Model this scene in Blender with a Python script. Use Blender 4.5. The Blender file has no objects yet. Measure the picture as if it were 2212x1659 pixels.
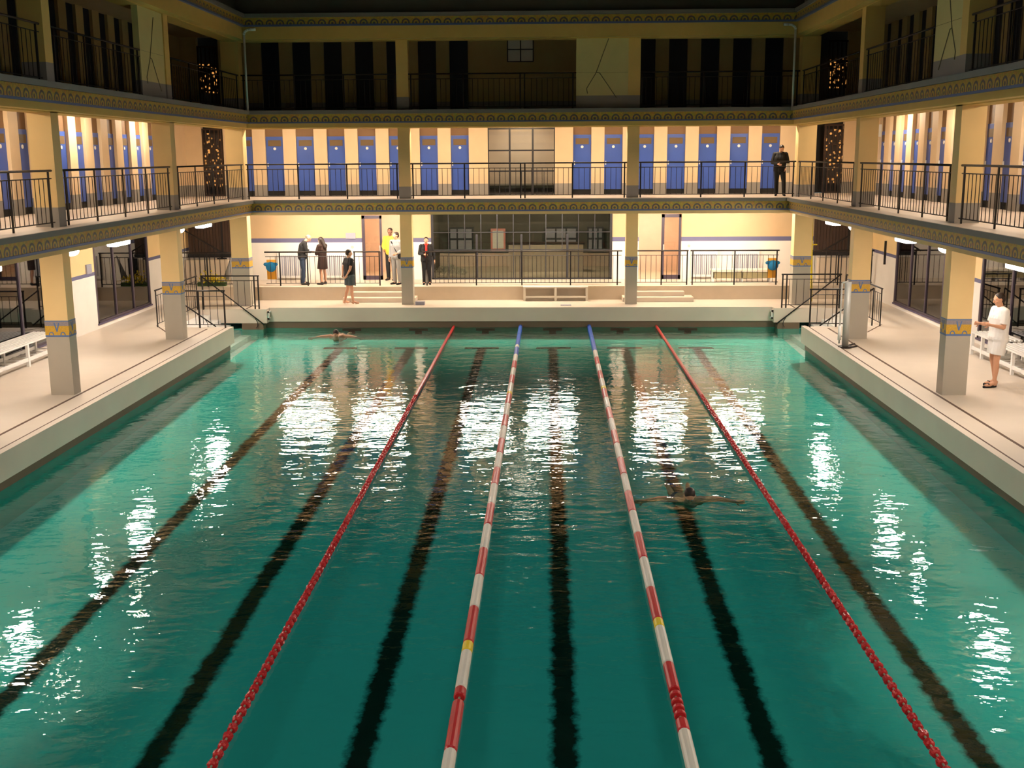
import bpy, bmesh, math, random
from mathutils import Vector, Matrix
random.seed(7)
S = bpy.context.scene
COL = S.collection
# ------------------------------------------------------------------ camera
W, H, F = 2212.0, 1659.0, 2430.0
VPX, VPY = 1180.2, 335.8                      # where the pool's long lines meet
yv = Vector((VPX - W/2, VPY - H/2, F)).normalized()      # +Y in (right, down, forward)
xv = Vector((0, 1, 0)).cross(yv).normalized()
zv = xv.cross(yv).normalized()
if zv.y > 0: zv.negate()
right = Vector((xv.x, yv.x, zv.x)); down = Vector((xv.y, yv.y, zv.y)); fwd = Vector((xv.z, yv.z, zv.z))
cd = bpy.data.cameras.new('camera'); cam = bpy.data.objects.new('camera', cd); COL.objects.link(cam)
cd.sensor_fit = 'HORIZONTAL'; cd.sensor_width = 36.0; cd.lens = 36.0*F/W; cd.clip_start = .1; cd.clip_end = 200
up, back = -down, -fwd
cam.matrix_world = Matrix(((right.x, up.x, back.x, .815), (right.y, up.y, back.y, 0.0), (right.z, up.z, back.z, 5.006), (0, 0, 0, 1)))
S.camera = cam
# ------------------------------------------------------------------ world, exposure
wd = bpy.data.worlds.new('night'); S.world = wd; wd.use_nodes = True
wd.node_tree.nodes['Background'].inputs[0].default_value = (.72, .86, .86, 1)
wd.node_tree.nodes['Background'].inputs[1].default_value = .43
S.view_settings.view_transform = 'Standard'; S.view_settings.look = 'None'
S.view_settings.gamma = 1.0; S.view_settings.use_curve_mapping = False
S.view_settings.exposure = 1.07
try:
    S.cycles.use_denoising = True; S.cycles.max_bounces = 5; S.cycles.diffuse_bounces = 3; S.cycles.use_adaptive_sampling = True; S.cycles.adaptive_threshold = .05
    S.cycles.glossy_bounces = 3; S.cycles.transparent_max_bounces = 10; S.cycles.sample_clamp_indirect = 6
    S.cycles.use_light_tree = True
except Exception: pass
LAMP_GROUND, LAMP_BACK, LAMP_FIRST, LAMP_ROOM = 66.0, 33.0, 88.0, 66.0      # emission of the lamp glasses

# ------------------------------------------------------------------ materials
MATS = {}
def nodes_of(name):
    m = bpy.data.materials.new(name); m.use_nodes = True
    nt = m.node_tree; b = nt.nodes['Principled BSDF']
    MATS[name] = m
    return m, nt, b
def mat(name, col, rough=.6, metal=0.0, noise=.06, nscale=3.0, spec=.4, bump=0.0):
    m, nt, b = nodes_of(name)
    N, L = nt.nodes, nt.links
    b.inputs['Roughness'].default_value = rough; b.inputs['Metallic'].default_value = metal
    b.inputs['Specular IOR Level'].default_value = spec
    g = N.new('ShaderNodeNewGeometry'); t = N.new('ShaderNodeTexNoise'); t.inputs['Scale'].default_value = nscale
    t.inputs['Detail'].default_value = 5; L.new(g.outputs['Position'], t.inputs['Vector'])
    mx = N.new('ShaderNodeMix'); mx.data_type = 'RGBA'
    mx.inputs[6].default_value = tuple(max(0, c*(1-noise*2)) for c in col[:3]) + (1,)
    mx.inputs[7].default_value = tuple(min(1, c*(1+noise)) for c in col[:3]) + (1,)
    L.new(t.outputs['Fac'], mx.inputs[0]); L.new(mx.outputs[2], b.inputs['Base Color'])
    if bump:
        bp = N.new('ShaderNodeBump'); bp.inputs['Strength'].default_value = bump; bp.inputs['Distance'].default_value = .01
        L.new(t.outputs['Fac'], bp.inputs['Height']); L.new(bp.outputs[0], b.inputs['Normal'])
    return m
def zband(name, stops, rough=.55, noise=.05):
    """stops: [(z_from, colour), ...] painted bands by height above the water"""
    m, nt, b = nodes_of(name); N, L = nt.nodes, nt.links
    b.inputs['Roughness'].default_value = rough; b.inputs['Specular IOR Level'].default_value = .35
    g = N.new('ShaderNodeNewGeometry'); s = N.new('ShaderNodeSeparateXYZ'); L.new(g.outputs['Position'], s.inputs[0])
    mp = N.new('ShaderNodeMapRange'); mp.inputs[1].default_value = 0; mp.inputs[2].default_value = 12; L.new(s.outputs[2], mp.inputs[0])
    r = N.new('ShaderNodeValToRGB'); r.color_ramp.interpolation = 'CONSTANT'; L.new(mp.outputs[0], r.inputs[0])
    e = r.color_ramp.elements
    e[0].position = 0; e[0].color = stops[0][1] + (1,)
    e[1].position = stops[1][0]/12; e[1].color = stops[1][1] + (1,)
    for z, c in stops[2:]:
        k = e.new(z/12); k.color = c + (1,)
    t = N.new('ShaderNodeTexNoise'); t.inputs['Scale'].default_value = 2.2; t.inputs['Detail'].default_value = 6; L.new(g.outputs['Position'], t.inputs['Vector'])
    m2 = N.new('ShaderNodeMapRange'); m2.inputs[3].default_value = 1-noise*2; m2.inputs[4].default_value = 1+noise; L.new(t.outputs['Fac'], m2.inputs[0])
    v = N.new('ShaderNodeVectorMath'); v.operation = 'SCALE'; L.new(r.outputs[0], v.inputs[0]); L.new(m2.outputs[0], v.inputs['Scale'])
    L.new(v.outputs[0], b.inputs['Base Color'])
    return m
def emit(name, col, strength):
    m = bpy.data.materials.new(name); m.use_nodes = True; nt = m.node_tree
    nt.nodes.clear(); e = nt.nodes.new('ShaderNodeEmission'); o = nt.nodes.new('ShaderNodeOutputMaterial')
    e.inputs[0].default_value = tuple(col) + (1,); e.inputs[1].default_value = strength
    nt.links.new(e.outputs[0], o.inputs[0]); MATS[name] = m; return m
CREAM, WHITE, DADO, BLUEG = (.80, .60, .28), (.80, .75, .68), (.27, .25, .23), (.12, .12, .22)
zband('wall_back_ground', [(0, WHITE), (2.25, BLUEG), (2.36, (.58, .405, .225))])
zband('wall_side_ground', [(0, WHITE), (1.98, BLUEG), (2.07, (.84, .60, .29))])
zband('pilaster', [(0, DADO), (4.12, (.72, .54, .34)), (6.30, DADO), (6.68, (.50, .39, .17))])  # second-floor cream is darker, the gallery's dim light put into the colour
zband('column_paint', [(0, (.42, .38, .31)), (1.72, (.82, .58, .27)), (3.70, DADO), (4.12, (.72, .52, .24)), (6.30, DADO), (6.68, (.72, .50, .16))])
zband('panel_paint', [(0, DADO), (6.70, (.66, .58, .26))])
mat('cream', (.72, .54, .24)); mat('beam_cream', (.76, .53, .23)); mat('beam_ochre', (.66, .44, .12)); mat('ledge', (.21, .20, .19), .7); mat('blue_line', (.10, .14, .30), .5)
mat('slab_top', (.62, .52, .45), .5); mat('ceiling_cream', (.72, .58, .36)); mat('dark_paint', (.10, .10, .08))
mat('floor_tile', (.66, .57, .47), .38, noise=.07, nscale=1.2, spec=.5); mat('riser', (.60, .50, .38), .5)
mat('groove', (.10, .055, .035), .7); mat('gutter', (.16, .11, .07), .6)
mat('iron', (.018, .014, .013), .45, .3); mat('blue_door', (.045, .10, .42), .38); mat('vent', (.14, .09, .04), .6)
mat('black', (.008, .008, .009), .6); mat('transom', (.20, .11, .05), .6); mat('white_paint', (.80, .78, .74), .45)
mat('white_enamel', (.82, .80, .76), .35); mat('frame_purple', (.055, .040, .060), .4); mat('frame_dark', (.03, .03, .035), .4)
mat('sill', (.09, .07, .13), .5); mat('wood_dark', (.045, .022, .012), .6); mat('bench_cream', (.74, .68, .56), .5)
mat('grey_box', (.30, .30, .36), .5); mat('steel', (.42, .42, .39), .45, .15); mat('yellow_plastic', (.80, .62, .03), .4)
mat('float_red', (.55, .02, .025), .3); mat('float_white', (.75, .70, .62), .35); mat('float_yellow', (.85, .62, .01), .35)
mat('float_blue', (.02, .10, .55), .35); mat('cable', (.25, .30, .22), .5); mat('skin', (.60, .32, .20), .5); mat('skin_dark', (.22, .10, .06), .5)
mat('hair', (.022, .012, .008), .5, noise=.3, nscale=40); mat('hair_white', (.16, .13, .10), .6); mat('cloth_black', (.012, .012, .014), .85)
mat('cloth_white', (.80, .79, .77), .8); mat('denim', (.035, .055, .10), .85); mat('cloth_grey', (.24, .24, .24), .85); mat('cloth_yellow', (.78, .55, .06), .8)
mat('shorts_grey', (.06, .08, .09), .85); mat('scarf_red', (.38, .02, .015), .8); mat('cloth_brown', (.03, .013, .010), .85)
mat('orange_cloth', (.70, .33, .03), .8); mat('blue_cloth', (.01, .20, .45), .7); mat('leaf_yellow', (.75, .58, .02), .6, noise=.3, nscale=30)
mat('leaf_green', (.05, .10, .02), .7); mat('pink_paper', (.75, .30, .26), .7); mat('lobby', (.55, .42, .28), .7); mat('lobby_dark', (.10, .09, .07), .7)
mat('eye_white', (.8, .8, .78), .3); mat('lips', (.35, .10, .08), .5); mat('stain', (.30, .26, .14), .6); mat('crack', (.16, .14, .08), .7)
mat('corridor_pink', (.78, .61, .50), .6); mat('cloth_navy', (.02, .06, .16), .8)
emit('lamp_ground', (1.0, .87, .77), LAMP_GROUND); emit('lamp_back', (1.0, .86, .72), LAMP_BACK); emit('lamp_first', (1.0, .83, .62), LAMP_FIRST); emit('lamp_landing', (1.0, .86, .72), 24.0); emit('lamp_room', (1.0, .76, .52), LAMP_ROOM)

def glass_mat(name, tint, ior=1.5, dirt=.0):
    m = bpy.data.materials.new(name); m.use_nodes = True; nt = m.node_tree; nt.nodes.clear(); N, L = nt.nodes, nt.links
    o = N.new('ShaderNodeOutputMaterial'); mx = N.new('ShaderNodeMixShader'); f = N.new('ShaderNodeFresnel'); f.inputs[0].default_value = ior
    t = N.new('ShaderNodeBsdfTransparent'); t.inputs[0].default_value = tint + (1,)
    g = N.new('ShaderNodeBsdfGlossy'); g.inputs['Roughness'].default_value = .02; g.inputs[0].default_value = (.9, .9, .9, 1)
    L.new(f.outputs[0], mx.inputs[0]); L.new(t.outputs[0], mx.inputs[1]); L.new(g.outputs[0], mx.inputs[2]); L.new(mx.outputs[0], o.inputs[0])
    MATS[name] = m
glass_mat('glass', (.75, .78, .74)); glass_mat('glass_side', (.45, .48, .42), 1.9); glass_mat('glass_roof', (.95, .98, 1.0), 1.2); glass_mat('glass_door', (.9, .85, .8))

def frieze_mat():
    """gold and slate mosaic: a running row of scallops"""
    m, nt, b = nodes_of('frieze'); N, L = nt.nodes, nt.links
    g = N.new('ShaderNodeNewGeometry'); s = N.new('ShaderNodeSeparateXYZ'); L.new(g.outputs['Position'], s.inputs[0])
    def M(op, a, c=None, d=None):
        n = N.new('ShaderNodeMath'); n.operation = op
        for i, v in enumerate((a, c, d)):
            if v is None: continue
            if isinstance(v, (int, float)): n.inputs[i].default_value = v
            else: L.new(v, n.inputs[i])
        return n.outputs[0]
    u = M('ADD', s.outputs[0], s.outputs[1]); u = M('FRACT', M('DIVIDE', u, .30)); u = M('MULTIPLY', M('SUBTRACT', u, .5), .30)
    # heights of the three friezes are 2.56 and 2.69 m apart; fold them on the first
    z = s.outputs[2]; hi = M('GREATER_THAN', z, 5.0); hi2 = M('GREATER_THAN', z, 7.5)
    z = M('SUBTRACT', z, M('ADD', M('MULTIPLY', hi, 2.55), M('MULTIPLY', hi2, 2.69)))
    v = M('SUBTRACT', z, 3.50)
    d = M('SQRT', M('ADD', M('MULTIPLY', u, u), M('MULTIPLY', v, v)))
    ring = M('LESS_THAN', M('ABSOLUTE', M('SUBTRACT', d, .095)), .022)
    dot = M('LESS_THAN', d, .035)
    t = N.new('ShaderNodeTexVoronoi'); t.inputs['Scale'].default_value = 26; L.new(g.outputs['Position'], t.inputs['Vector'])
    n = N.new('ShaderNodeTexNoise'); n.inputs['Scale'].default_value = 9; n.inputs['Detail'].default_value = 8; L.new(g.outputs['Position'], n.inputs['Vector'])
    k = M('GREATER_THAN', M('ADD', M('MAXIMUM', ring, dot), M('MULTIPLY', n.outputs['Fac'], .9)), .98)
    mx = N.new('ShaderNodeMix'); mx.data_type = 'RGBA'; mx.inputs[6].default_value = (.55, .36, .06, 1); mx.inputs[7].default_value = (.13, .11, .10, 1)
    L.new(k, mx.inputs[0])
    m2 = N.new('ShaderNodeMix'); m2.data_type = 'RGBA'; m2.blend_type = 'MULTIPLY'; m2.inputs[0].default_value = .35
    L.new(mx.outputs[2], m2.inputs[6]); L.new(t.outputs['Color'], m2.inputs[7]); L.new(m2.outputs[2], b.inputs['Base Color'])
    b.inputs['Roughness'].default_value = .5
frieze_mat()

def pool_mat():
    """glazed tiles with six black lane lines, each ending in a T two metres off the end wall"""
    m, nt, b = nodes_of('pool_floor'); N, L = nt.nodes, nt.links
    g = N.new('ShaderNodeNewGeometry'); s = N.new('ShaderNodeSeparateXYZ'); L.new(g.outputs['Position'], s.inputs[0])
    def M(op, a, c=None):
        n = N.new('ShaderNodeMath'); n.operation = op
        for i, v in enumerate((a, c)):
            if v is None: continue
            if isinstance(v, (int, float)): n.inputs[i].default_value = v
            else: L.new(v, n.inputs[i])
        return n.outputs[0]
    n = N.new('ShaderNodeTexNoise'); n.inputs['Scale'].default_value = 5.5; n.inputs['Detail'].default_value = 6; n.inputs['Roughness'].default_value = .7
    L.new(g.outputs['Position'], n.inputs['Vector'])
    x = M('ADD', s.outputs[0], M('MULTIPLY', M('SUBTRACT', n.outputs['Fac'], .5), .22)); y = s.outputs[1]  # line edges wobbled, the water's refraction painted into the pattern
    fx = M('ABSOLUTE', M('SUBTRACT', M('FRACT', M('MULTIPLY', M('ADD', x, 6), .5)), .5))     # lines at odd x
    soft = N.new('ShaderNodeMapRange'); soft.inputs[1].default_value = .085; soft.inputs[2].default_value = .045; L.new(fx, soft.inputs[0])
    inx = M('LESS_THAN', M('ABSOLUTE', x), 5.6); iny = M('LESS_THAN', y, 31.15)
    line = M('MULTIPLY', M('MULTIPLY', soft.outputs[0], inx), iny)
    tee = M('MULTIPLY', M('MULTIPLY', M('LESS_THAN', fx, .24), inx), M('LESS_THAN', M('ABSOLUTE', M('SUBTRACT', y, 31.2)), .13))
    fac = M('MINIMUM', M('MAXIMUM', line, tee), 1.0)
    mx = N.new('ShaderNodeMix'); mx.data_type = 'RGBA'; mx.inputs[6].default_value = (.09, .64, .56, 1); mx.inputs[7].default_value = (.006, .03, .022, 1)
    L.new(fac, mx.inputs[0]); L.new(mx.outputs[2], b.inputs['Base Color']); b.inputs['Roughness'].default_value = .8
    b.inputs['Specular IOR Level'].default_value = 0
pool_mat(); mat('pool_wall', (.08, .45, .38), .7); mat('cross_tile', (.01, .03, .03), .6)

def water_mat():
    m = bpy.data.materials.new('water'); m.use_nodes = True; nt = m.node_tree; nt.nodes.clear(); N, L = nt.nodes, nt.links
    o = N.new('ShaderNodeOutputMaterial'); mx = N.new('ShaderNodeMixShader'); f = N.new('ShaderNodeFresnel'); f.inputs[0].default_value = 1.33
    t = N.new('ShaderNodeBsdfTransparent'); t.inputs[0].default_value = (.80, .975, .94, 1)
    gl = N.new('ShaderNodeBsdfGlossy'); gl.inputs['Roughness'].default_value = .012; gl.inputs[0].default_value = (1, 1, 1, 1)
    g = N.new('ShaderNodeNewGeometry')
    def noise(sx, sy, det, rough=.6):
        mp = N.new('ShaderNodeMapping'); mp.inputs['Scale'].default_value = (sx, sy, 1); L.new(g.outputs['Position'], mp.inputs[0])
        n = N.new('ShaderNodeTexNoise'); n.inputs['Scale'].default_value = 1; n.inputs['Detail'].default_value = det; n.inputs['Roughness'].default_value = rough
        L.new(mp.outputs[0], n.inputs['Vector']); return n.outputs['Fac']
    a = noise(1.5, 2.3, 2, .5); b2 = noise(5.5, 9, 2, .5); c = noise(.16, .12, 2)
    bm1 = N.new('ShaderNodeBump'); bm1.inputs['Strength'].default_value = 1; bm1.inputs['Distance'].default_value = .019; L.new(a, bm1.inputs['Height'])
    bm2 = N.new('ShaderNodeBump'); bm2.inputs['Distance'].default_value = .0075; L.new(b2, bm2.inputs['Height']); L.new(bm1.outputs[0], bm2.inputs['Normal'])
    cr = N.new('ShaderNodeMapRange'); cr.inputs[1].default_value = .35; cr.inputs[2].default_value = .65; cr.inputs[3].default_value = .45; cr.inputs[4].default_value = 1
    L.new(c, cr.inputs[0]); L.new(cr.outputs[0], bm2.inputs['Strength'])
    L.new(bm2.outputs[0], f.inputs['Normal']); L.new(bm2.outputs[0], gl.inputs['Normal'])
    L.new(f.outputs[0], mx.inputs[0]); L.new(t.outputs[0], mx.inputs[1]); L.new(gl.outputs[0], mx.inputs[2]); L.new(mx.outputs[0], o.inputs[0])
    MATS['water'] = m
water_mat()

def city_mat():
    m, nt, b = nodes_of('city_lights'); N, L = nt.nodes, nt.links
    g = N.new('ShaderNodeNewGeometry'); t = N.new('ShaderNodeTexVoronoi'); t.inputs['Scale'].default_value = 9; L.new(g.outputs['Position'], t.inputs['Vector'])
    r = N.new('ShaderNodeMapRange'); r.inputs[1].default_value = .42; r.inputs[2].default_value = .2; r.inputs[3].default_value = 0; r.inputs[4].default_value = .45; L.new(t.outputs['Distance'], r.inputs[0])
    b.inputs['Base Color'].default_value = (.02, .01, .005, 1); b.inputs['Emission Color'].default_value = (1, .42, .10, 1); L.new(r.outputs[0], b.inputs['Emission Strength'])
city_mat()

# ------------------------------------------------------------------ mesh helpers
class MB:
    def __init__(s): s.v = []; s.f = []
    def box(s, x0, x1, y0, y1, z0, z1):
        if x0 > x1: x0, x1 = x1, x0
        if y0 > y1: y0, y1 = y1, y0
        if z0 > z1: z0, z1 = z1, z0
        n = len(s.v)
        s.v += [(x, y, z) for z in (z0, z1) for y in (y0, y1) for x in (x0, x1)]
        s.f += [tuple(n+i for i in q) for q in ((0, 2, 3, 1), (4, 5, 7, 6), (0, 1, 5, 4), (2, 6, 7, 3), (0, 4, 6, 2), (1, 3, 7, 5))]
        return s
    def tube(s, p0, p1, r0, r1=None, k=8, caps=True):
        p0, p1 = Vector(p0), Vector(p1); r1 = r0 if r1 is None else r1
        d = (p1-p0).normalized(); a = d.orthogonal().normalized(); b = d.cross(a)
        n = len(s.v)
        for p, r in ((p0, r0), (p1, r1)):
            for i in range(k):
                t = 2*math.pi*i/k; s.v.append(tuple(p + a*(r*math.cos(t)) + b*(r*math.sin(t))))
        for i in range(k): s.f.append((n+i, n+(i+1) % k, n+k+(i+1) % k, n+k+i))
        if caps: s.f.append(tuple(n+i for i in range(k-1, -1, -1))); s.f.append(tuple(n+k+i for i in range(k)))
        return s
    def ball(s, c, r, k=12, rings=8, M=None):
        c = Vector(c); r = Vector((r, r, r)) if isinstance(r, (int, float)) else Vector(r); n = len(s.v)
        pts = [Vector((0, 0, -1))]
        for j in range(1, rings):
            ph = math.pi*j/rings - math.pi/2
            pts += [Vector((math.cos(ph)*math.cos(2*math.pi*i/k), math.cos(ph)*math.sin(2*math.pi*i/k), math.sin(ph))) for i in range(k)]
        pts.append(Vector((0, 0, 1)))
        for p in pts:
            q = Vector((p.x*r.x, p.y*r.y, p.z*r.z))
            if M is not None: q = M @ q
            s.v.append(tuple(c+q))
        for i in range(k): s.f.append((n, n+1+(i+1) % k, n+1+i))
        for j in range(rings-2):
            for i in range(k):
                a = n+1+j*k; s.f.append((a+i, a+(i+1) % k, a+k+(i+1) % k, a+k+i))
        a = n+1+(rings-2)*k; e = len(s.v)-1
        for i in range(k): s.f.append((a+i, a+(i+1) % k, e))
        return s
    def capsule(s, p0, p1, r0, r1=None, k=12):
        r1 = r0 if r1 is None else r1
        s.tube(p0, p1, r0, r1, k); s.ball(p0, r0, k, 8); s.ball(p1, r1, k, 8); return s
    def prism(s, pts, axis, a, b):
        """extrude a 2-D outline along an axis (0 x, 1 y, 2 z)"""
        n = len(s.v); k = len(pts)
        for w in (a, b):
            for (u, v) in pts:
                s.v.append(((w, u, v), (u, w, v), (u, v, w))[axis])
        s.f.append(tuple(range(n+k-1, n-1, -1))); s.f.append(tuple(range(n+k, n+2*k)))
        for i in range(k): s.f.append((n+i, n+(i+1) % k, n+k+(i+1) % k, n+k+i))
        return s
    def mesh(s, name, m, smooth=False, bevel=0, origin=(0, 0, 0)):
        me = bpy.data.meshes.new(name); o = Vector(origin)
        me.from_pydata([tuple(Vector(v)-o) for v in s.v], [], s.f)
        bm = bmesh.new(); bm.from_mesh(me); bmesh.ops.recalc_face_normals(bm, faces=bm.faces)
        if bevel: bmesh.ops.bevel(bm, geom=list(bm.edges), offset=bevel, segments=2, affect='EDGES', profile=.7)
        bm.to_mesh(me); bm.free()
        if m: me.materials.append(MATS[m])
        if smooth: me.polygons.foreach_set('use_smooth', [True]*len(me.polygons))
        me.update(); return me
    def build(s, name, m, parent=None, kind=None, smooth=False, bevel=0, origin=(0, 0, 0), **k):
        ob = bpy.data.objects.new(name, s.mesh(name, m, smooth, bevel, origin)); COL.objects.link(ob)
        ob.location = origin
        if parent is not None: ob.parent = parent
        if kind: ob['kind'] = kind
        for a, v in k.items(): ob[a] = v
        return ob
def thing(name, label, cat, loc=(0, 0, 0), rz=0, group=None):
    o = bpy.data.objects.new(name, None); COL.objects.link(o); o.location = loc; o.rotation_euler = (0, 0, rz)
    o['label'] = label; o['category'] = cat
    if group: o['group'] = group
    o.empty_display_size = .1
    return o
def inst(name, me, parent=None, loc=(0, 0, 0), rot=(0, 0, 0), scale=(1, 1, 1)):
    o = bpy.data.objects.new(name, me); COL.objects.link(o); o.location = loc; o.rotation_euler = rot; o.scale = scale
    if parent is not None: o.parent = parent
    return o
def dup(root, loc, rz=None, label=None):
    def cp(o, par):
        c = o.copy(); COL.objects.link(c); c.parent = par
        for ch in [x for x in kids.get(o.name, [])]: cp(ch, c)
        return c
    kids = {}
    for x in bpy.data.objects:
        if x.parent: kids.setdefault(x.parent.name, []).append(x)
    r = cp(root, None); r.location = loc
    if rz is not None: r.rotation_euler = (0, 0, rz)
    if label: r['label'] = label
    return r

# ------------------------------------------------------------------ levels and plan
ZD, ZP = .605, 1.02                      # deck, back platform
Z1, Z2, Z3 = 3.77, 6.33, 9.02            # gallery floors
XE, XW = 7.45, 10.95                     # deck edge, side wall
YN, YF, YB = -3.0, 33.07, 36.9           # near wall, far pool wall, back wall
XS, YS = 7.82, 33.3                      # gallery slab edges
XC, YC = 8.36, 33.92                     # column centres
COLY = [YC, 27.35, 20.78, 14.21, 7.64, 1.07]
YR0, YR1, XR = 29.2, 32.75, 9.4          # stair recess

# ---- pool
b = MB()
n0 = len(b.v)
b.v += [(-7.7, YN, -.95), (7.7, YN, -.95), (7.7, YF+.1, -.26), (-7.7, YF+.1, -.26)]; b.f.append((0, 1, 2, 3))
b.v += [(-7.7, YN, -1.1), (7.7, YN, -1.1), (7.7, YF+.1, -.6), (-7.7, YF+.1, -.6)]; b.f += [(7, 6, 5, 4), (0, 4, 5, 1), (1, 5, 6, 2), (2, 6, 7, 3), (3, 7, 4, 0)]
b.build('floor_pool_basin', 'pool_floor', kind='structure')
w = MB()
for s in (-1, 1):
    w.box(s*7.58, s*XW, -.5, YR0, -1.3, .0); w.box(s*7.58, s*XW, YR1, YB, -1.3, .0); w.box(s*XR, s*XW, YR0, YR1, -1.3, .0)
w.box(-7.58, 7.58, YF+.06, YB, -1.3, .0); w.box(-XW, XW, YN, -.5, -1.3, 0)
w.build('wall_pool_basin', 'pool_wall', kind='structure')
w = MB()
for s in (-1, 1):
    w.box(s*7.56, s*8.2, -.5, YR0, .0, .19); w.box(s*7.56, s*8.2, YR1, YF, .0, .19)
w.box(-7.56, 7.56, YF+.04, YF+.6, .0, .19)
w.build('trim_gutter', 'gutter', kind='structure')
# crosses on the end wall
for X in (-5, -3, -1, 1, 3, 5):
    q = MB(); q.box(X-.28, X+.28, YF+.035, YF+.062, -.10, -.03); q.box(X-.10, X+.10, YF+.035, YF+.062, -.2, -.03)
    q.build('wall_marking', 'cross_tile', kind='structure')
# deck
d = MB()
for s in (-1, 1):
    d.box(s*XE, s*XW, YN, YR0, .19, ZD); d.box(s*XR, s*XW, YR0, YR1, .19, ZD); d.box(s*XE, s*XW, YR1, YB, .19, ZD)
d.box(-XE, XE, YF, YB, .19, ZD); d.box(-XE, XE, YN, -.5, .19, ZD)
d.build('floor_deck', 'floor_tile', kind='structure')
# raised kerb and drain grooves along the decks
k = MB(); gr = MB()
for s in (-1, 1):
    k.box(s*XE, s*(XE+.13), YN, YR0, ZD, ZD+.02)
    gr.box(s*(XE+.15), s*(XE+.19), YN, YR0-.15, ZD, ZD+.004); gr.box(s*8.04, s*8.09, YN, YR0-.3, ZD, ZD+.004)
    gr.box(s*8.04, s*8.09, YR1+.1, YC-.3, ZD, ZD+.004)
    gr.prism([(s*8.85, YR0-1.0), (s*8.89, YR0-1.0), (s*9.62, YR0+.3), (s*9.58, YR0+.3)], 2, ZD, ZD+.004)
k.build('trim_kerb', 'floor_tile', kind='structure'); gr.build('floor_grooves', 'groove', kind='structure')
# stairs into the pool in the recesses, pads on them
for s in (-1, 1):
    st = MB()
    for i in range(7):
        z = .45 - .155*i; st.box(s*(XR-.29*i), s*(XR-.29*(i+1)), YR0, YR1, -1.2, z)
    st.build('floor_pool_stairs', 'white_enamel', kind='structure')
    h = MB(); h.box(s*7.40, s*7.452, YR1+.10, YR1+.40, .28, .33); h.box(s*7.40, s*7.452, YR1+.10, YR1+.40, .48, .53)
    h.box(s*7.40, s*7.452, YR1+.10, YR1+.15, .28, .53); h.box(s*7.40, s*7.452, YR1+.35, YR1+.40, .28, .53)
    h.build('skimmer_frame', 'white_paint', category='pool skimmer', label='small white frame on the stair block, %s far corner of the pool' % ('left' if s < 0 else 'right'))
# back platform and steps
p = MB(); p.box(-XW, XW, 34.86, YB, ZD, ZP); p.build('floor_platform', 'riser', kind='structure')
p = MB(); p.box(-XW, XW, 34.84, YB, ZP, ZP+.006); p.build('floor_platform_tiles', 'floor_tile', kind='structure')
for X0, X1, lb in ((-5.3, -3.35, 'left'), (3.3, 5.15, 'right')):
    t = thing('platform_steps', 'two low cream steps up to the %s doorway of the back platform' % lb, 'steps', ((X0+X1)/2, 34.5, ZD))
    a = (X1-X0)/2
    MB().box(-a-.15, a+.15, -.25, .36, 0, .14).build('lower_step', 'floor_tile', t, bevel=.012)
    MB().box(-a+.1, a-.1, .05, .36, .14, .28).build('upper_step', 'floor_tile', t, bevel=.012)
# water
wa = MB(); wa.v += [(-7.62, YN, 0), (7.62, YN, 0), (7.62, YF+.08, 0), (-7.62, YF+.08, 0)]; wa.f.append((0, 1, 2, 3))
for s in (-1, 1):
    n = len(wa.v); x0, x1 = sorted((s*7.62, s*8.6)); wa.v += [(x0, YR0, 0), (x1, YR0, 0), (x1, YR1, 0), (x0, YR1, 0)]; wa.f.append((n, n+1, n+2, n+3))
wa.build('pool_water', 'water', kind='structure')

# ---- gallery slabs, fascias
def ring(b, x, y, dx, z0, z1):
    """U-shaped course: inner faces at +-x and y, dx thick"""
    b.box(-x, -x-dx, YN, y+dx, z0, z1); b.box(x, x+dx, YN, y+dx, z0, z1); b.box(-x, x, y, y+dx, z0, z1)
for lv, (zt, zb) in enumerate(((Z1, 3.32), (Z2, 5.82), (Z3, 8.30))):
    o = zt - Z1; fh = (3.69, 3.455, 3.41) if lv == 0 else ((6.24, 6.005, 5.965) if lv == 1 else (8.93, 8.72, 8.67))
    s = MB()
    s.box(-XS, -XW, YN, YB, fh[0], zt); s.box(XS, XW, YN, YB, fh[0], zt); s.box(-XS, XS, YS, YB, fh[0], zt)
    if lv: s.box(-XS, XS, YN, -.35, fh[0], zt)
    s.build('floor_gallery_%s' % ('first', 'second', 'roof')[lv], 'slab_top', kind='structure')
    s = MB(); ring(s, XS-.03, YS-.03, .03, fh[0]-.02, zt-.004); s.build('trim_ledge', 'ledge', kind='structure')
    s = MB(); ring(s, XS+.04, YS+.04, .12, fh[1], fh[0]-.02); s.build('trim_frieze', 'frieze', kind='structure')
    s = MB(); ring(s, XS+.02, YS+.02, .14, fh[2], fh[1]); s.build('trim_blue_line', 'blue_line', kind='structure')
    s = MB(); ring(s, XS+.16, YS+.16, .80, fh[0]-.12, fh[0]-.06); s.build('trim_soffit', 'beam_cream', kind='structure')
    s = MB(); ring(s, XC-.22, YC-.22, .44, zb, fh[0]-.12); ring(s, XS+.1, YS+.1, .5, zb+.02 if lv else fh[2]-.09, fh[2]); s.build('trim_beam', 'beam_ochre' if lv else 'beam_cream', kind='structure')  # upper beams get a deeper cream, their dimness put into the colour
    s = MB(); zc = fh[0]-(.02 if lv == 1 else .13)
    s.box(-XC-.2, -XW, YN, YB, zc-.06, zc); s.box(XC+.2, XW, YN, YB, zc-.06, zc); s.box(-XC-.2, XC+.2, YC+.2, YB, zc-.06, zc)
    s.build('ceiling_gallery_%s' % ('ground', 'first', 'second')[lv], 'ceiling_cream', kind='structure')
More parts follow.
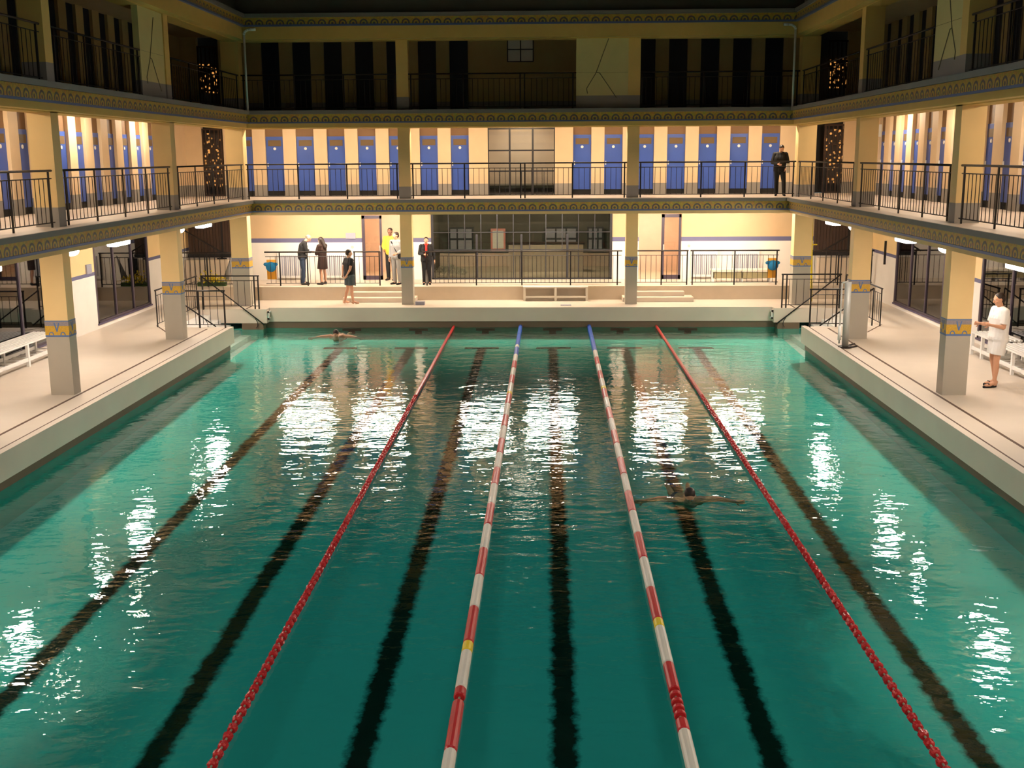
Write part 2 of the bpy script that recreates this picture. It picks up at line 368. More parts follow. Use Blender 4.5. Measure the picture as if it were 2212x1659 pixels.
# parapet above, roof, near wall
s = MB(); ring(s, XS+.3, YS+.3, .2, Z3, 10.3); s.build('wall_parapet', 'dark_paint', kind='structure')
r = MB(); r.box(-XW-.3, -4, YN-.3, YB+5, 12.4, 12.6); r.box(4, XW+.3, YN-.3, YB+5, 12.4, 12.6); r.box(-4, 4, YN-.3, 3, 12.4, 12.6); r.box(-4, 4, 23, YB+5, 12.4, 12.6)
r.build('ceiling', 'dark_paint', kind='structure')
r = MB()                                        # bars of the unseen glass roof, its opening added and narrowed to light mid-pool
for i in range(11): r.box(-4, 4, 3+i*2-.04, 3+i*2+.04, 12.45, 12.55)
for x in (-2, 0, 2): r.box(x-.04, x+.04, 3, 23, 12.45, 12.55)
o = r.build('window_17', 'frame_dark', kind='structure'); MB().box(-4, 4, 3, 23, 12.49, 12.50).build('pane', 'glass_roof', o)
r = MB(); r.box(-XS, XS, YN, -.55, 3.69, 3.77); r.box(-XS, XS, -.75, -.55, 3.25, 3.69); r.build('floor_gallery_near', 'slab_top', kind='structure')
MB().box(-XS, XS, -.55, -.35, 5.82, 6.24).build('trim_beam_near', 'beam_cream', kind='structure')  # unseen beam added to keep the near lamps off the top gallery
MB().box(-XW-.3, XW+.3, YN-.2, YN, -1.3, 12.4).build('wall_near', 'dark_paint', kind='structure')
w = MB()
for s in (-1, 1): w.box(s*XW, s*(XW+.2), YN, YB+.2, Z3, 12.4)
w.box(-XW, XW, YB, YB+.2, Z3, 12.4); w.build('wall_upper', 'dark_paint', kind='structure')

# ---- columns
col_n = 0
def column(x, y, wx, wy, front, decorated=True):
    """one pillar through three storeys; mosaic band on the ground storey"""
    c = MB()
    c.box(x-wx, x+wx, y-wy, y+wy, ZD, 8.31)
    o = c.build('column', 'column_paint', kind='structure')
    z0, z1, e = 1.72, 2.03, .006
    MB().box(x-wx-e, x+wx+e, y-wy-e, y+wy+e, z0, z0+.035).build('band_line', 'mosaic_blue', o)
    MB().box(x-wx-e, x+wx+e, y-wy-e, y+wy+e, z0+.035, z0+.21).build('mosaic_lower', 'mosaic_gold', o)
    MB().box(x-wx-e, x+wx+e, y-wy-e, y+wy+e, z0+.21, z1-.02).build('mosaic_upper', 'mosaic_lilac', o)
    MB().box(x-wx-e, x+wx+e, y-wy-e, y+wy+e, z1-.02, z1).build('band_line', 'mosaic_blue', o)
    e2 = .010; v = MB()
    vs = [(-.055, .27), (-.03, .27), (0, .15), (.03, .27), (.055, .27), (.012, .10), (-.012, .10)]
    arc = lambda cx: [(cx+.05*math.cos(t), .035+.065*math.sin(t)) for t in [math.pi*i/8 for i in range(9)]] + [(cx+.032*math.cos(t), .035+.045*math.sin(t)) for t in [math.pi*(8-i)/8 for i in range(9)]]
    for sh in (vs, arc(-.11), arc(.11)):
        if 'x' in front: v.prism([(y+u, z0+q) for u, q in sh], 0, x+(wx+e2)*(1 if '+x' in front else -1), x+(wx)*(1 if '+x' in front else -1))
        v.prism([(x+u, z0+q) for u, q in sh], 1, y-wy-e2, y-wy)
    v.build('mosaic_motif', 'mosaic_blue', o)
    return o
mat('mosaic_blue', (.10, .17, .36), .5); mat('mosaic_gold', (.62, .36, .04), .5, noise=.2, nscale=45); mat('mosaic_lilac', (.30, .26, .28), .5, noise=.25, nscale=60)
for s in (-1, 1):
    for y in COLY[1:]: column(s*XC, y, .22, .16, '+x' if s < 0 else '-x')
    column(s*(XC+.05), YC, .26, .2, '')
column(-3.38, YC, .175, .17, ''); column(3.36, YC, .175, .17, '')

# ---- back wall, ground floor
GT = 3.56
w = MB()
for x0, x1 in ((-XW, -5.22), (-3.88, -2.95), (2.96, 3.82), (5.2, XW)): w.box(x0, x1, YB, YB+.2, ZD, GT)
for x0, x1 in ((-5.22, -3.88), (3.82, 5.2)): w.box(x0, x1, YB, YB+.2, 3.15, GT)
w.box(-2.95, 2.96, YB, YB+.2, ZD, ZP)
w.build('wall_back_ground', 'wall_back_ground', kind='structure')
# side walls, ground floor, with window openings
for s, nm in ((-1, 'left'), (1, 'right')):
    w = MB(); wins = [(28.95, 33.0), (21.2, 26.5), (13.6, 18.8)]
    ed = [YN] + [v for a in sorted(wins) for v in a] + [YB]
    for i in range(0, len(ed), 2): w.box(s*XW, s*(XW+.25), ed[i], ed[i+1], ZD-.4, GT)
    for a, c in wins: w.box(s*XW, s*(XW+.25), a, c, ZD-.4, .74)
    w.build('wall_%s_ground' % nm, 'wall_side_ground', kind='structure')
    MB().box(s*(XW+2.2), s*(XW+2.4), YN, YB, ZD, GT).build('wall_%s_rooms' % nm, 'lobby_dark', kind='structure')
    MB().box(s*(XW+.25), s*(XW+2.2), YN, YB, ZD-.2, ZD).build('floor_%s_rooms' % nm, 'riser', kind='structure')
    MB().box(s*(XW+.25), s*(XW+2.2), YN, YB, GT, GT+.1).build('ceiling_%s_rooms' % nm, 'lobby', kind='structure')
    for i, (a, c) in enumerate(wins):
        x = s*(XW+.03); fr = MB(); t = .035
        fr.box(x-t, x+t, a, a+.09, .74, GT); fr.box(x-t, x+t, c-.09, c, .74, GT); fr.box(x-t, x+t, a, c, .74, .80)
        for q in (1, 2): y = a+(c-a)*q/3; fr.box(x-t, x+t, y-.035, y+.035, .8, GT)
        o = fr.build('window_%d' % (1+i+(3 if s > 0 else 0)), 'frame_purple', kind='structure')
        MB().box(x-.006, x+.006, a+.08, c-.08, .79, GT).build('pane', 'glass_side', o)
        MB().box(s*(XW-.03), s*(XW+.1), a-.03, c+.03, .70, .745).build('sill', 'sill', o)
# centre window
fr = MB(); Y = YB+.02
fr.box(-2.95, -2.87, Y-.04, Y+.04, ZP, GT); fr.box(2.88, 2.96, Y-.04, Y+.04, ZP, GT); fr.box(-2.95, 2.96, Y-.04, Y+.04, ZP, ZP+.05)
for z in (1.99, 2.56): fr.box(-2.9, 2.9, Y-.015, Y+.015, z-.015, z+.015)
for i in range(1, 11): x = -2.91+5.83*i/11; fr.box(x-.013, x+.013, Y-.012, Y+.012, (ZP if i % 2 else 2.0), GT)
for x in (-1.46, 0, 1.5): fr.box(x-.035, x+.035, Y-.03, Y+.03, ZP, 2.5)
o = fr.build('window_7', 'frame_dark', kind='structure')
MB().box(-2.9, 2.9, Y-.004, Y+.004, ZP+.04, GT).build('pane', 'glass', o)
# lobby behind it
l = MB(); l.box(-5.9, 5.9, 41.5, 41.7, ZP-.1, GT+.5); l.box(-3.2, -3.1, YB+.2, 41.5, ZP-.1, GT+.5); l.box(3.1, 3.2, YB+.2, 41.5, ZP-.1, GT+.5)
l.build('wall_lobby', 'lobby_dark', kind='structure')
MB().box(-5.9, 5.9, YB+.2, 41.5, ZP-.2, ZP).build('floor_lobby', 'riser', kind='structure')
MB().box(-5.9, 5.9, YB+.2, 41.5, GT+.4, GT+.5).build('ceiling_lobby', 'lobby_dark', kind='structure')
l = MB(); l.box(-3.1, 3.1, 41.40, 41.5, ZP, 1.5); l.build('wall_lobby_dado', 'corridor_pink', kind='structure')
t = thing('reception_counter', 'long cream reception counter seen through the central glass wall', 'counter', (.8, 39.6, ZP))
MB().box(-1.3, 1.3, -.25, .25, 0, .95).build('body', 'corridor_pink', t); MB().box(-1.35, 1.35, -.3, .3, .95, 1.0).build('worktop', 'wood_dark', t)
t = thing('poster', 'pink and white poster behind the central glass wall', 'poster', (-.95, 41.36, 2.0))
MB().box(-.27, .27, -.02, .02, -.4, .4).build('border', 'pink_paper', t); MB().box(-.2, .2, -.03, -.02, -.32, .32).build('sheet', 'white_paint', t)
for i, (x, wv) in enumerate(((-2.3, .45), (1.35, .6), (2.6, .3))):
    q = MB(); q.box(x-wv, x+wv, 41.3, 41.4, 1.6, 2.45); o = q.build('window_%d' % (8+i), 'frame_dark', kind='structure')
    g = MB()
    for a in range(3):
        for c in range(2): g.box(x-wv+.06+a*(2*wv-.06)/3, x-wv+(a+1)*(2*wv-.06)/3, 41.27, 41.3, 1.66+c*.4, 1.99+c*.4)
    g.build('pane', 'lobby_pane', o) if 'lobby_pane' in MATS else g.build('pane', 'grey_box', o)
# wicker basket rack of the lobby
t = thing('bicycle_rack_basket', 'pile of pale woven baskets behind the left end of the glass wall', 'baskets', (-2.45, 37.6, ZP))
bk = MB()
for i in range(26):
    a = random.uniform(0, 6.28); r = random.uniform(.06, .13); cx, cz = random.uniform(-.4, .5), random.uniform(.08, .45); cz = min(cz, .62-.5*(cx+.4))
    prev = None
    for j in range(9):
        p = (cx+r*math.cos(j*.7854), random.uniform(-.02, .02), max(.02, cz)+r*math.sin(j*.7854)*.8)
        if prev: bk.tube(prev, p, .012, k=5, caps=False)
        prev = p
bk.build('wickerwork', 'bench_cream', t)
# corridor rooms behind the two doorways
for i, (x0, x1, lamp) in enumerate(((-5.8, -3.2, 1), (3.2, 5.8, 1))):
    c = MB(); c.box(x0, x0+.1, YB+.2, 39.9, ZP, GT+.4); c.box(x1-.1, x1, YB+.2, 39.9, ZP, GT+.4); c.box(x0, x1, 39.8, 39.9, ZP, GT+.4)
    c.build('wall_corridor', 'corridor_pink', kind='structure')
def lamp(nm, label, cat, loc, size, m, rz=0, grp=None, oval=False):
    t = thing(nm, label, cat, loc, rz, grp)
    sx, sy, sz = size
    MB().box(-sx*1.06, sx*1.06, -sy*1.1, sy*1.1, 0, .03).build('base', 'white_enamel', t, bevel=.006)
    if oval: MB().ball((0, 0, -sz*.4), (sx, sy, sz*.8), 20, 12).build('diffuser', m, t, smooth=True)
    else: MB().box(-sx, sx, -sy, sy, -sz, 0).build('diffuser', m, t, bevel=min(sx, sy, sz)*.42)
    return t
lamp('ceiling_lamp', 'round lamp in the passage behind the left doorway', 'lamp', (-4.3, 38.2, 3.85), (.24, .24, .10), 'lamp_room', oval=True)
lamp('ceiling_lamp', 'round lamp in the passage behind the right doorway', 'lamp', (4.5, 38.2, 3.85), (.24, .24, .10), 'lamp_room', oval=True)
for x, lb in ((-1.8, 'left'), (1.6, 'right')):
    lamp('ceiling_lamp', 'small lobby lamp behind the %s half of the central glass wall' % lb, 'lamp', (x, 39.4, 3.9), (.2, .2, .08), 'lamp_room', oval=True)
# doors in the back wall
def gdoor(n, x0, x1, hx):
    fr = MB(); y0, y1 = YB-.05, YB
    fr.box(x0, x0+.09, y0, y1, ZP, 3.12); fr.box(x1-.07, x1, y0, y1, ZP, 3.12); fr.box(x0, x1, y0, y1, ZP, ZP+.14); fr.box(x0, x1, y0, y1, 3.02, 3.12)
    o = fr.build('door_%d' % n, 'frame_purple', kind='structure')
    MB().box(x0+.08, x1-.06, y0+.02, y0+.03, ZP+.12, 3.03).build('pane', 'glass_door', o)
    MB().box(hx-.02, hx+.02, y0-.05, y0, 1.95, 2.15).build('handle', 'steel', o)
gdoor(1, -5.21, -4.56, -4.63); gdoor(2, 4.55, 5.18, 4.62)
# radiators behind the platform railing
rad = thing('radiator', 'white ribbed radiator on the left back wall, nearest the left corner', 'radiator', (-7.6, YB-.09, ZP+.08), 0, 'radiators along the back wall')
MB().box(-.42, .42, -.02, .05, 0, .85).build('casing', 'white_paint', rad, bevel=.008)
f = MB()
for i in range(11): f.box(-.34+i*.066, -.31+i*.066, -.04, -.02, .08, .74)
f.build('ribs', 'grey_box', rad)
dup(rad, (-6.1, YB-.09, ZP+.08), label='white ribbed radiator on the left back wall, behind the two people in dark coats')
dup(rad, (5.95, YB-.09, ZP+.08), label='white ribbed radiator on the right back wall, beside the right doorway')
dup(rad, (7.3, YB-.09, ZP+.08), label='white ribbed radiator on the right back wall, behind the low bench')
MB().box(-5.75, -5.43, YB-.03, YB, 2.37, 2.56).build('wall_sign', 'grey_box', category='sign', label='blank grey sign plate on the back wall left of the doorway')
MB().tube((-5.55, YB-.04, 2.10), (-5.55, YB, 2.10), .045, k=14).build('wall_dial', 'steel', category='thermostat', label='small round dial on the back wall left of the doorway')
MB().tube((5.45, YB-.04, 2.10), (5.45, YB, 2.10), .045, k=14).build('wall_dial', 'steel', category='thermostat', label='small round dial on the back wall right of the doorway')

# ---- first and second floor walls with cabins
def cabin_door_meshes():
    M = {}
    M['leaf'] = MB().box(-.285, .285, -.02, .02, .16, 1.88).mesh('leaf', 'blue_door', bevel=.004)
    M['vent_panel'] = MB().box(-.21, .21, -.03, -.02, 1.58, 1.77).mesh('vent_panel', 'vent')
    M['number_plate'] = MB().tube((-.0, -.035, 1.50), (0, -.02, 1.50), .045, k=14).mesh('number_plate', 'white_enamel')
    M['handle'] = MB().box(-.255, -.225, -.05, -.02, .93, 1.05).mesh('handle', 'white_enamel', bevel=.004)
    M['gap'] = MB().box(-.29, .29, .0, .015, 0, .16).mesh('gap', 'black')
    M['transom'] = MB().box(-.29, .29, -.005, .015, 1.88, 2.5).mesh('transom', 'transom')
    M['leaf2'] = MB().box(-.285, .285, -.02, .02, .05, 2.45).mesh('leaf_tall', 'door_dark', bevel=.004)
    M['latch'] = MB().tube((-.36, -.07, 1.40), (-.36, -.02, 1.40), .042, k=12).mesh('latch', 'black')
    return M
mat('door_dark', (.006, .014, .030), .5)  # second-floor copy of the blue doors, shade put into the colour
CM = cabin_door_meshes(); DN = [2]
def cabin(x, y, z, rz, fl):
    DN[0] += 1
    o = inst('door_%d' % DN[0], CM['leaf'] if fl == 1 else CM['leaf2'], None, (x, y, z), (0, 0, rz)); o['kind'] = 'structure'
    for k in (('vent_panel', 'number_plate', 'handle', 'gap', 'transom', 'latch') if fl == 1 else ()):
        c_ = inst(k, CM[k], o)
    return o
back_x = [s*(1.96+i*.998) for s in (-1, 1) for i in range(7)]
def wall_run(cuts, lo, hi, add):
    """fill lo..hi leaving +-.29 at each cut"""
    cur = lo
    for c in sorted(cuts):
        if c-.29 > cur: add(cur, c-.29)
        cur = c+.29
    if hi > cur: add(cur, hi)
for fl, z in ((1, Z1), (2, Z2)):
    top = z+2.44
    xs = list(back_x) if fl == 1 else [x for x in back_x if x < -1 or x > 3.5]
    if fl == 1: xs += [-8.94]
    w = MB(); cuts = sorted(xs)
    segs = []
    wall_run(cuts, -9.6, 9.35, lambda a, c: segs.append((a, c)))
    for a, c in segs:
        if fl == 1 and a < 0 < c: w.box(a, -1.06, YB-.12, YB+.1, z, top); w.box(1.09, c, YB-.12, YB+.1, z, top); w.box(-1.06, 1.09, YB-.12, YB+.1, z+2.12, top)
        elif fl == 2 and a < 0 < c: w.box(a, c, YB+.02, YB+.1, z, top)
        else: w.box(a, c, YB-.12, YB+.1, z, top)
    w.box(-XW, -10.3, YB-.12, YB+.1, z, top); w.box(10.25, XW, YB-.12, YB+.1, z, top)
    w.build('wall_back_%s' % ('first', 'second')[fl-1], 'pilaster', kind='structure')
    MB().box(-XW, -1.3 if fl == 1 else 0, YB+.35, YB+.4, z, top+.2).box(1.3 if fl == 1 else 0, XW, YB+.35, YB+.4, z, top+.2).build('wall_behind_cabins', 'black', kind='structure')
    for x in xs: cabin(x, YB-.02, z, 0, fl)
    # side walls
    Ldoor = [20.4, 21.44, 22.5, 23.55, 24.6] + [26.65+i*1.03 for i in range(8)]
    for s, nm in ((-1, 'left'), (1, 'right')):
        ys = [14.0+i*1.035 for i in range(21)]; ys = [y for y in ys if y < 35.9 and not any(abs(y-cc) < .0 for cc in COLY)]
        w = MB(); segs = []
        wall_run(ys, YN, YB, lambda a, c: segs.append((a, c)))
        for a, c in segs: w.box(s*(XW-.12), s*(XW+.1), a, c, z, top)
        w.build('wall_%s_%s' % (nm, ('first', 'second')[fl-1]), 'pilaster', kind='structure')
        MB().box(s*(XW+.35), s*(XW+.4), YN, YB, z, top+.2).build('wall_behind_cabins', 'black', kind='structure')
        for y in ys: cabin(s*(XW-.02), y, z, -s*math.pi/2, fl)
# glazed screen of the first floor
fr = MB(); Y = YB-.08; xa, xb, za, zb = -1.06, 1.09, Z1, 5.88
for x in (xa, -.36, .38, xb): fr.box(x-.03, x+.03, Y-.03, Y+.03, za, zb)
for z in (za+.04, za+.75, 5.17, zb-.03): fr.box(xa, xb, Y-.025, Y+.025, z-.022, z+.022)
for x in (-.7, .02, .74): fr.box(x-.010, x+.010, Y-.01, Y+.01, za, za+.75)
o = fr.build('window_11', 'frame_dark', kind='structure')
MB().box(xa, xb, Y-.004, Y+.004, za, zb).build('pane', 'glass', o)
r = MB(); r.box(-2.2, 2.2, 39.2, 39.3, Z1, 6.2); r.box(-1.3, -1.2, YB+.1, 39.2, Z1, 6.2); r.box(1.2, 1.3, YB+.1, 39.2, Z1, 6.2)
r.build('wall_landing', 'corridor_pink', kind='structure')
MB().box(-1.2, 1.2, YB+.1, 39.2, Z1-.1, Z1).build('floor_landing', 'slab_top', kind='structure')
MB().box(-1.2, 1.2, YB+.1, 39.2, 6.15, 6.2).build('ceiling_landing', 'ceiling_cream', kind='structure')
for ob in [x for x in bpy.data.objects if x.name.startswith('wall_behind_cabins')]:
    pass
lamp('ceiling_lamp', 'landing lamp behind the glazed screen on the first gallery', 'lamp', (0, 38.0, 6.12), (.5, .10, .06), 'lamp_landing')
# small window on the second floor
fr = MB(); Y = YB
for x in (-.41, 0, .40): fr.box(x-.018, x+.018, Y-.04, Y, 7.92, 8.64)
for z in (7.92, 8.29, 8.64): fr.box(-.42, .41, Y-.04, Y, z-.015, z+.015)
o = fr.build('window_12', 'frame_dark', kind='structure')
MB().box(-.40, .39, Y-.02, Y-.005, 7.93, 8.63).build('pane', 'pane_pale', o) if 'pane_pale' in MATS else MB().box(-.40, .39, Y-.02, Y-.005, 7.93, 8.63).build('pane', 'white_paint', o)
MB().box(-.09, .09, Y-.1, Y-.03, 8.66, 8.72).build('exit_lamp_box', 'white_enamel', category='lamp', label='small white lamp box above the four-pane window on the dark top gallery')
# corner lattices with the street lights behind
for s in (-1, 1):
    for z, nm in ((Z1, 'first'), (Z2, 'second')):
        x = s*9.98; fr = MB()
        fr.box(x-.34, x-.28, YB-.06, YB, z, z+2.15); fr.box(x+.28, x+.34, YB-.06, YB, z, z+2.15)
        for i in range(4): fr.box(x-.22+i*.14, x-.18+i*.14, YB-.04, YB-.01, z, z+2.1)
        for q in (.0, .75, 1.5, 2.1): fr.box(x-.3, x+.3, YB-.05, YB-.01, z+q, z+q+.05)
        o = fr.build('window_%d' % (13+(0 if s < 0 else 2)+(z > 5)), 'wood_dark', kind='structure')
        MB().box(x-.28, x+.28, YB+.0, YB+.02, z+.3 if z < 5 else z+.7, z+2.0 if z < 5 else z+1.6).build('pane', 'city_lights', o)
        MB().box(x-.62 if s < 0 else x+.34, x-.34 if s < 0 else x+.62, YB-.05, YB, z, z+2.4).build('trim_jamb', 'transom', kind='structure')
# panel walls with thin dark branching lines on the second floor
def lined_panel(name, corners, to3, label):
    o = None
BRANCHES = [[(.62, 1.0), (.38, .45), (.20, .20)], [(.38, .46), (.45, .45), (.78, .05)], [(.20, .2), (.22, .12)]]
w = MB().box(1.68, 3.19, YC-.16, YC+.0, Z2, 8.31).build('wall_panel_back', 'panel_paint', kind='structure')
c = MB()
for ln in BRANCHES:
    for a, q in zip(ln, ln[1:]): c.tube((1.68+1.5*a[0], YC-.165, 6.55+1.75*a[1]), (1.68+1.5*q[0], YC-.165, 6.55+1.75*q[1]), .012, k=6)
c.build('crack', 'crack', w)
for s, y0, y1 in ((-1, 25.6, COLY[1]-.16), (1, COLY[2]+.16, COLY[2]+1.62)):
    w = MB().box(s*(XC-.19), s*(XC-.05), y0, y1, Z2, 8.31).build('wall_panel_%s' % ('left' if s < 0 else 'right'), 'panel_paint', kind='structure')
    c = MB(); L = y1-y0
    for ln in BRANCHES:
        for a, q in zip(ln, ln[1:]):
            c.tube((s*(XC-.195), y0+L*a[0], 6.45+1.7*a[1]), (s*(XC-.195), y0+L*q[0], 6.45+1.7*q[1]), .010, k=6)
    c.build('crack', 'crack', w)

# ------------------------------------------------------------------ railings
def railing(label, p0, p1, h=1.02, step=.155, posts=(0, 1), drop=0.0, slope=0.0, grp=None, low=.09, nm='gallery_railing'):
    p0, p1 = Vector(p0), Vector(p1); d = p1-p0; n = Vector((d.x, d.y, 0)); Lh = n.length; rz = math.atan2(d.y, d.x)
    t = thing(nm, label, 'railing', tuple(p0), rz, grp); sl = d.z
    MB().tube((-.02, 0, h), (Lh+.02, 0, h+sl), .021, k=8).build('handrail', 'iron', t, smooth=True)
    MB().tube((0, 0, h-.14), (Lh, 0, h-.14+sl), .010, k=6).build('upper_rail', 'iron', t)
    MB().tube((0, 0, low), (Lh, 0, low+sl), .011, k=6).build('lower_rail', 'iron', t)
    pm = MB().box(-.020, .020, -.012, .012, -drop, h).mesh('post', 'iron')
    for q in posts: inst('post', pm, t, (Lh*q, 0, sl*q))
    bmz = MB().tube((0, 0, low), (0, 0, h-.14), .0075, k=5).mesh('baluster', 'iron')
    k = max(1, int(Lh/step)); cnt = 0
    for i in range(1, k):
        q = i/k
        if any(abs(q-x)*Lh < .05 for x in posts): continue
        inst('baluster', bmz, t, (Lh*q, 0, sl*q)); cnt += 1
    return t
YR = YC-.14; XR2 = XC-.17
for z, nm in ((Z1, 'first'), (Z2, 'dark second')):
    G = 'railings of the %s gallery' % nm
    for x0, x1, lb, ps in ((-8.1, -3.56, 'far side, left bay up to the first pillar', (0.01, .34, .66, .99)), (-3.2, 3.18, 'far side, long middle bay', (.01, .25, .51, .53, .75, .99)), (3.54, 8.1, 'far side, right bay beyond the second pillar', (.01, .4, .68, .99))):
        railing('%s gallery railing, %s' % (nm, lb), (x0, YR, z), (x1, YR, z), posts=ps, grp=G)
    for s, sd in ((-1, 'left'), (1, 'right')):
        for i, wh in enumerate(('bay next to the far corner', 'middle bay', 'bay at the picture edge')):
            railing('%s gallery railing, %s side, %s' % (nm, sd, wh), (s*XR2, COLY[i]-.24, z), (s*XR2, COLY[i+1]+.24, z), posts=(.02, .27, .5, .75, .98), grp=G, step=.17)
G = 'railings on the back platform'
railing('black railing on the back platform left of the doorway, from the left corner', (-8.0, 35.12, ZP), (-5.35, 35.12, ZP), h=1.07, posts=(.17, .5, .98), grp=G, nm='platform_railing')
railing('black railing on the back platform in front of the left glass door', (-5.2, 35.12, ZP), (-4.4, 35.12, ZP), h=1.07, posts=(.01, .99), grp=G, nm='platform_railing')
railing('black railing on the back platform in front of the central glass wall', (-3.05, 35.12, ZP), (3.15, 35.12, ZP), h=1.07, posts=(.02, .27, .5, .745, .98), grp=G, nm='platform_railing', step=.13)
railing('black railing on the back platform across the right doorway', (3.58, 35.12, ZP), (5.2, 35.12, ZP), h=1.07, posts=(.02, .5, .99), grp=G, nm='platform_railing')
railing('black railing on the back platform right of the doorway, to the right corner', (5.3, 35.12, ZP), (8.0, 35.12, ZP), h=1.07, posts=(.02, .5, .98), grp=G, nm='platform_railing')
G = 'railings round the pool stairs'
for s, sd in ((-1, 'left'), (1, 'right')):
    railing('low black railing on the block beyond the %s pool stairs' % sd, (s*9.35, YR1+.08, ZD), (s*7.66, YR1+.08, ZD), h=.98, posts=(.01, .92, .99), grp=G, nm='stair_railing', step=.19)
    railing('low black railing at the near edge of the %s pool stairs' % sd, (s*9.0, YR0-.1, ZD), (s*7.62, YR0-.1, ZD), h=.98, posts=(.01, .5, .99), grp=G, nm='stair_railing', step=.19)
    railing('black railing behind the %s pool stairs' % sd, (s*(XR+.08), YR0, ZD), (s*(XR+.08), YR1, ZD), h=.98, posts=(.01, .5, .99), grp=G, nm='stair_railing', step=.19)
    railing('black railing on the platform in the %s far corner' % sd, (s*(XW-.1), 34.95, ZP), (s*8.75, 34.95, ZP), h=1.07, posts=(.02, .5, .99), grp=G, nm='corner_railing', step=.16)
    for yy, lb in ((YR1-.06, 'far'), (YR0+.12, 'near')):
        t = thing('stair_handrail', 'sloping black handrail down into the water, %s side of the %s pool stairs' % (lb, sd), 'handrail', (s*9.3, yy, ZD), 0 if s < 0 else math.pi, 'handrails of the pool stairs')
        L2 = 1.80 if lb == 'far' else 1.35; zz = -.46 if lb == 'far' else .0
        MB().tube((0, 0, .98), (L2, 0, zz), .019, k=8).tube((0, 0, 0), (0, 0, .98), .019, k=8).build('rail', 'iron', t, smooth=True)
        hook = MB(); pv = None
        for j in range(8):
            a = j*.4; p = (L2-.28+.07*math.sin(a), .0, zz+.12-.14*math.sin(a*.5)+.07*math.cos(a)); 
            if pv: hook.tube(pv, p, .010, k=6)
            pv = p
        hook.build('bracket', 'iron', t)
    # staircase up behind the corner: dark slatted enclosure, stringer rail
    t = thing('stair_enclosure', 'dark brown slatted wooden enclosure hanging in the %s far corner' % sd, 'partition', (s*10.1, 36.5, 1.9))
    q = MB()
    for i in range(15): q.box(-.72+i*.1, -.63+i*.1, 0, .05, 0, 1.6)
    q.build('slats', 'wood_dark', t); MB().box(-.78, .8, -.03, .08, -.08, .02).build('bottom_rail', 'black', t); MB().box(.35, .40, -.02, .0, 0, 1.55).build('bar', 'black', t)
    t = thing('upper_stair_rail', 'sloping dark stair rail with bars in the %s far corner' % sd, 'handrail', (s*10.7, 35.6, ZP), 0 if s < 0 else math.pi)
    MB().tube((0, 0, 1.75), (1.25, 0, 1.0), .025, k=8).build('rail', 'iron', t)
    q = MB().tube((0, 0, 0), (0, 0, 2.0), .012, k=5).mesh('bar', 'iron')
    for i in range(8): inst('bar', q, t, (i*.16, 0, 0), (0, 0, 0), (1, 1, (1.72-.096*i)/2))
    MB().box(s*(XW-.02), s*9.5, 36.2, 36.5, ZP, 1.75).build('trim_stair_wall', 'riser', kind='structure')
# white stair-side parapet sticking out by the right pillar
# towels, hanging
tw = MB(); tw.box(-.16, .16, -.01, .01, -.62, 0); tw.ball((0, 0, .02), (.05, .02, .04))
t = tw.build('towel', 'cloth_black', category='towel', label='black towel hanging in the left far corner, the left one of two', bevel=0, origin=(0, 0, 0)); t.location = (-9.75, 36.44, 1.80)
t2 = tw.build('towel', 'cloth_black', category='towel', label='black towel hanging in the left far corner, the one nearer the pillar'); t2.location = (-9.25, 36.44, 1.80)
# children's vests on the railing ends
for s, sd in ((-1, 'left'), (1, 'right')):
    t = thing('life_vest', 'blue and orange swim vest hanging on the railing by the %s corner pillar' % sd, 'swim vest', (s*(7.85), 35.2, 1.62))
    v = MB(); v.ball((0, 0, 0), (.17, .07, .16), 14, 10); v.ball((-.14, 0, .08), (.10, .05, .06)); v.ball((.12, 0, .08), (.10, .05, .06)); v.build('vest', 'blue_cloth', t, smooth=True)
    v = MB(); v.box(-.15, .15, .06, .09, -.40, .22); v.build('backing', 'orange_cloth', t, bevel=.01)
# flower box
t = thing('flower_box', 'bushy yellow flowers in a trough on the left corner ledge', 'flowers', (-9.75, 35.2, ZP))
MB().box(-.45, .45, -.08, .10, 0, .12).build('trough', 'leaf_green', t)
fl = MB(); gf = MB()
for i in range(150):
    x = random.gauss(0, .2); z = .12+abs(random.gauss(.12, .09)); fl.ball((x, random.uniform(-.1, .12), z), random.uniform(.015, .032), 6, 4)
for i in range(70):
    x = random.gauss(0, .26); gf.tube((x*.6, 0, .1), (x, random.uniform(-.12, .12), random.uniform(.15, .33)), .006, .002, 4)
fl.build('blossoms', 'leaf_yellow', t, kind='stuff'); gf.build('stems', 'leaf_green', t, kind='stuff')
t = thing('parasol', 'folded grey parasol leaning behind the yellow flowers', 'parasol', (-9.35, 35.4, ZP))
MB().tube((0, 0, .2), (.22, 0, .95), .10, .015, 10).build('canopy', 'cloth_grey', t, smooth=True); MB().tube((0, 0, 0), (.02, 0, .22), .015).build('pole', 'steel', t)

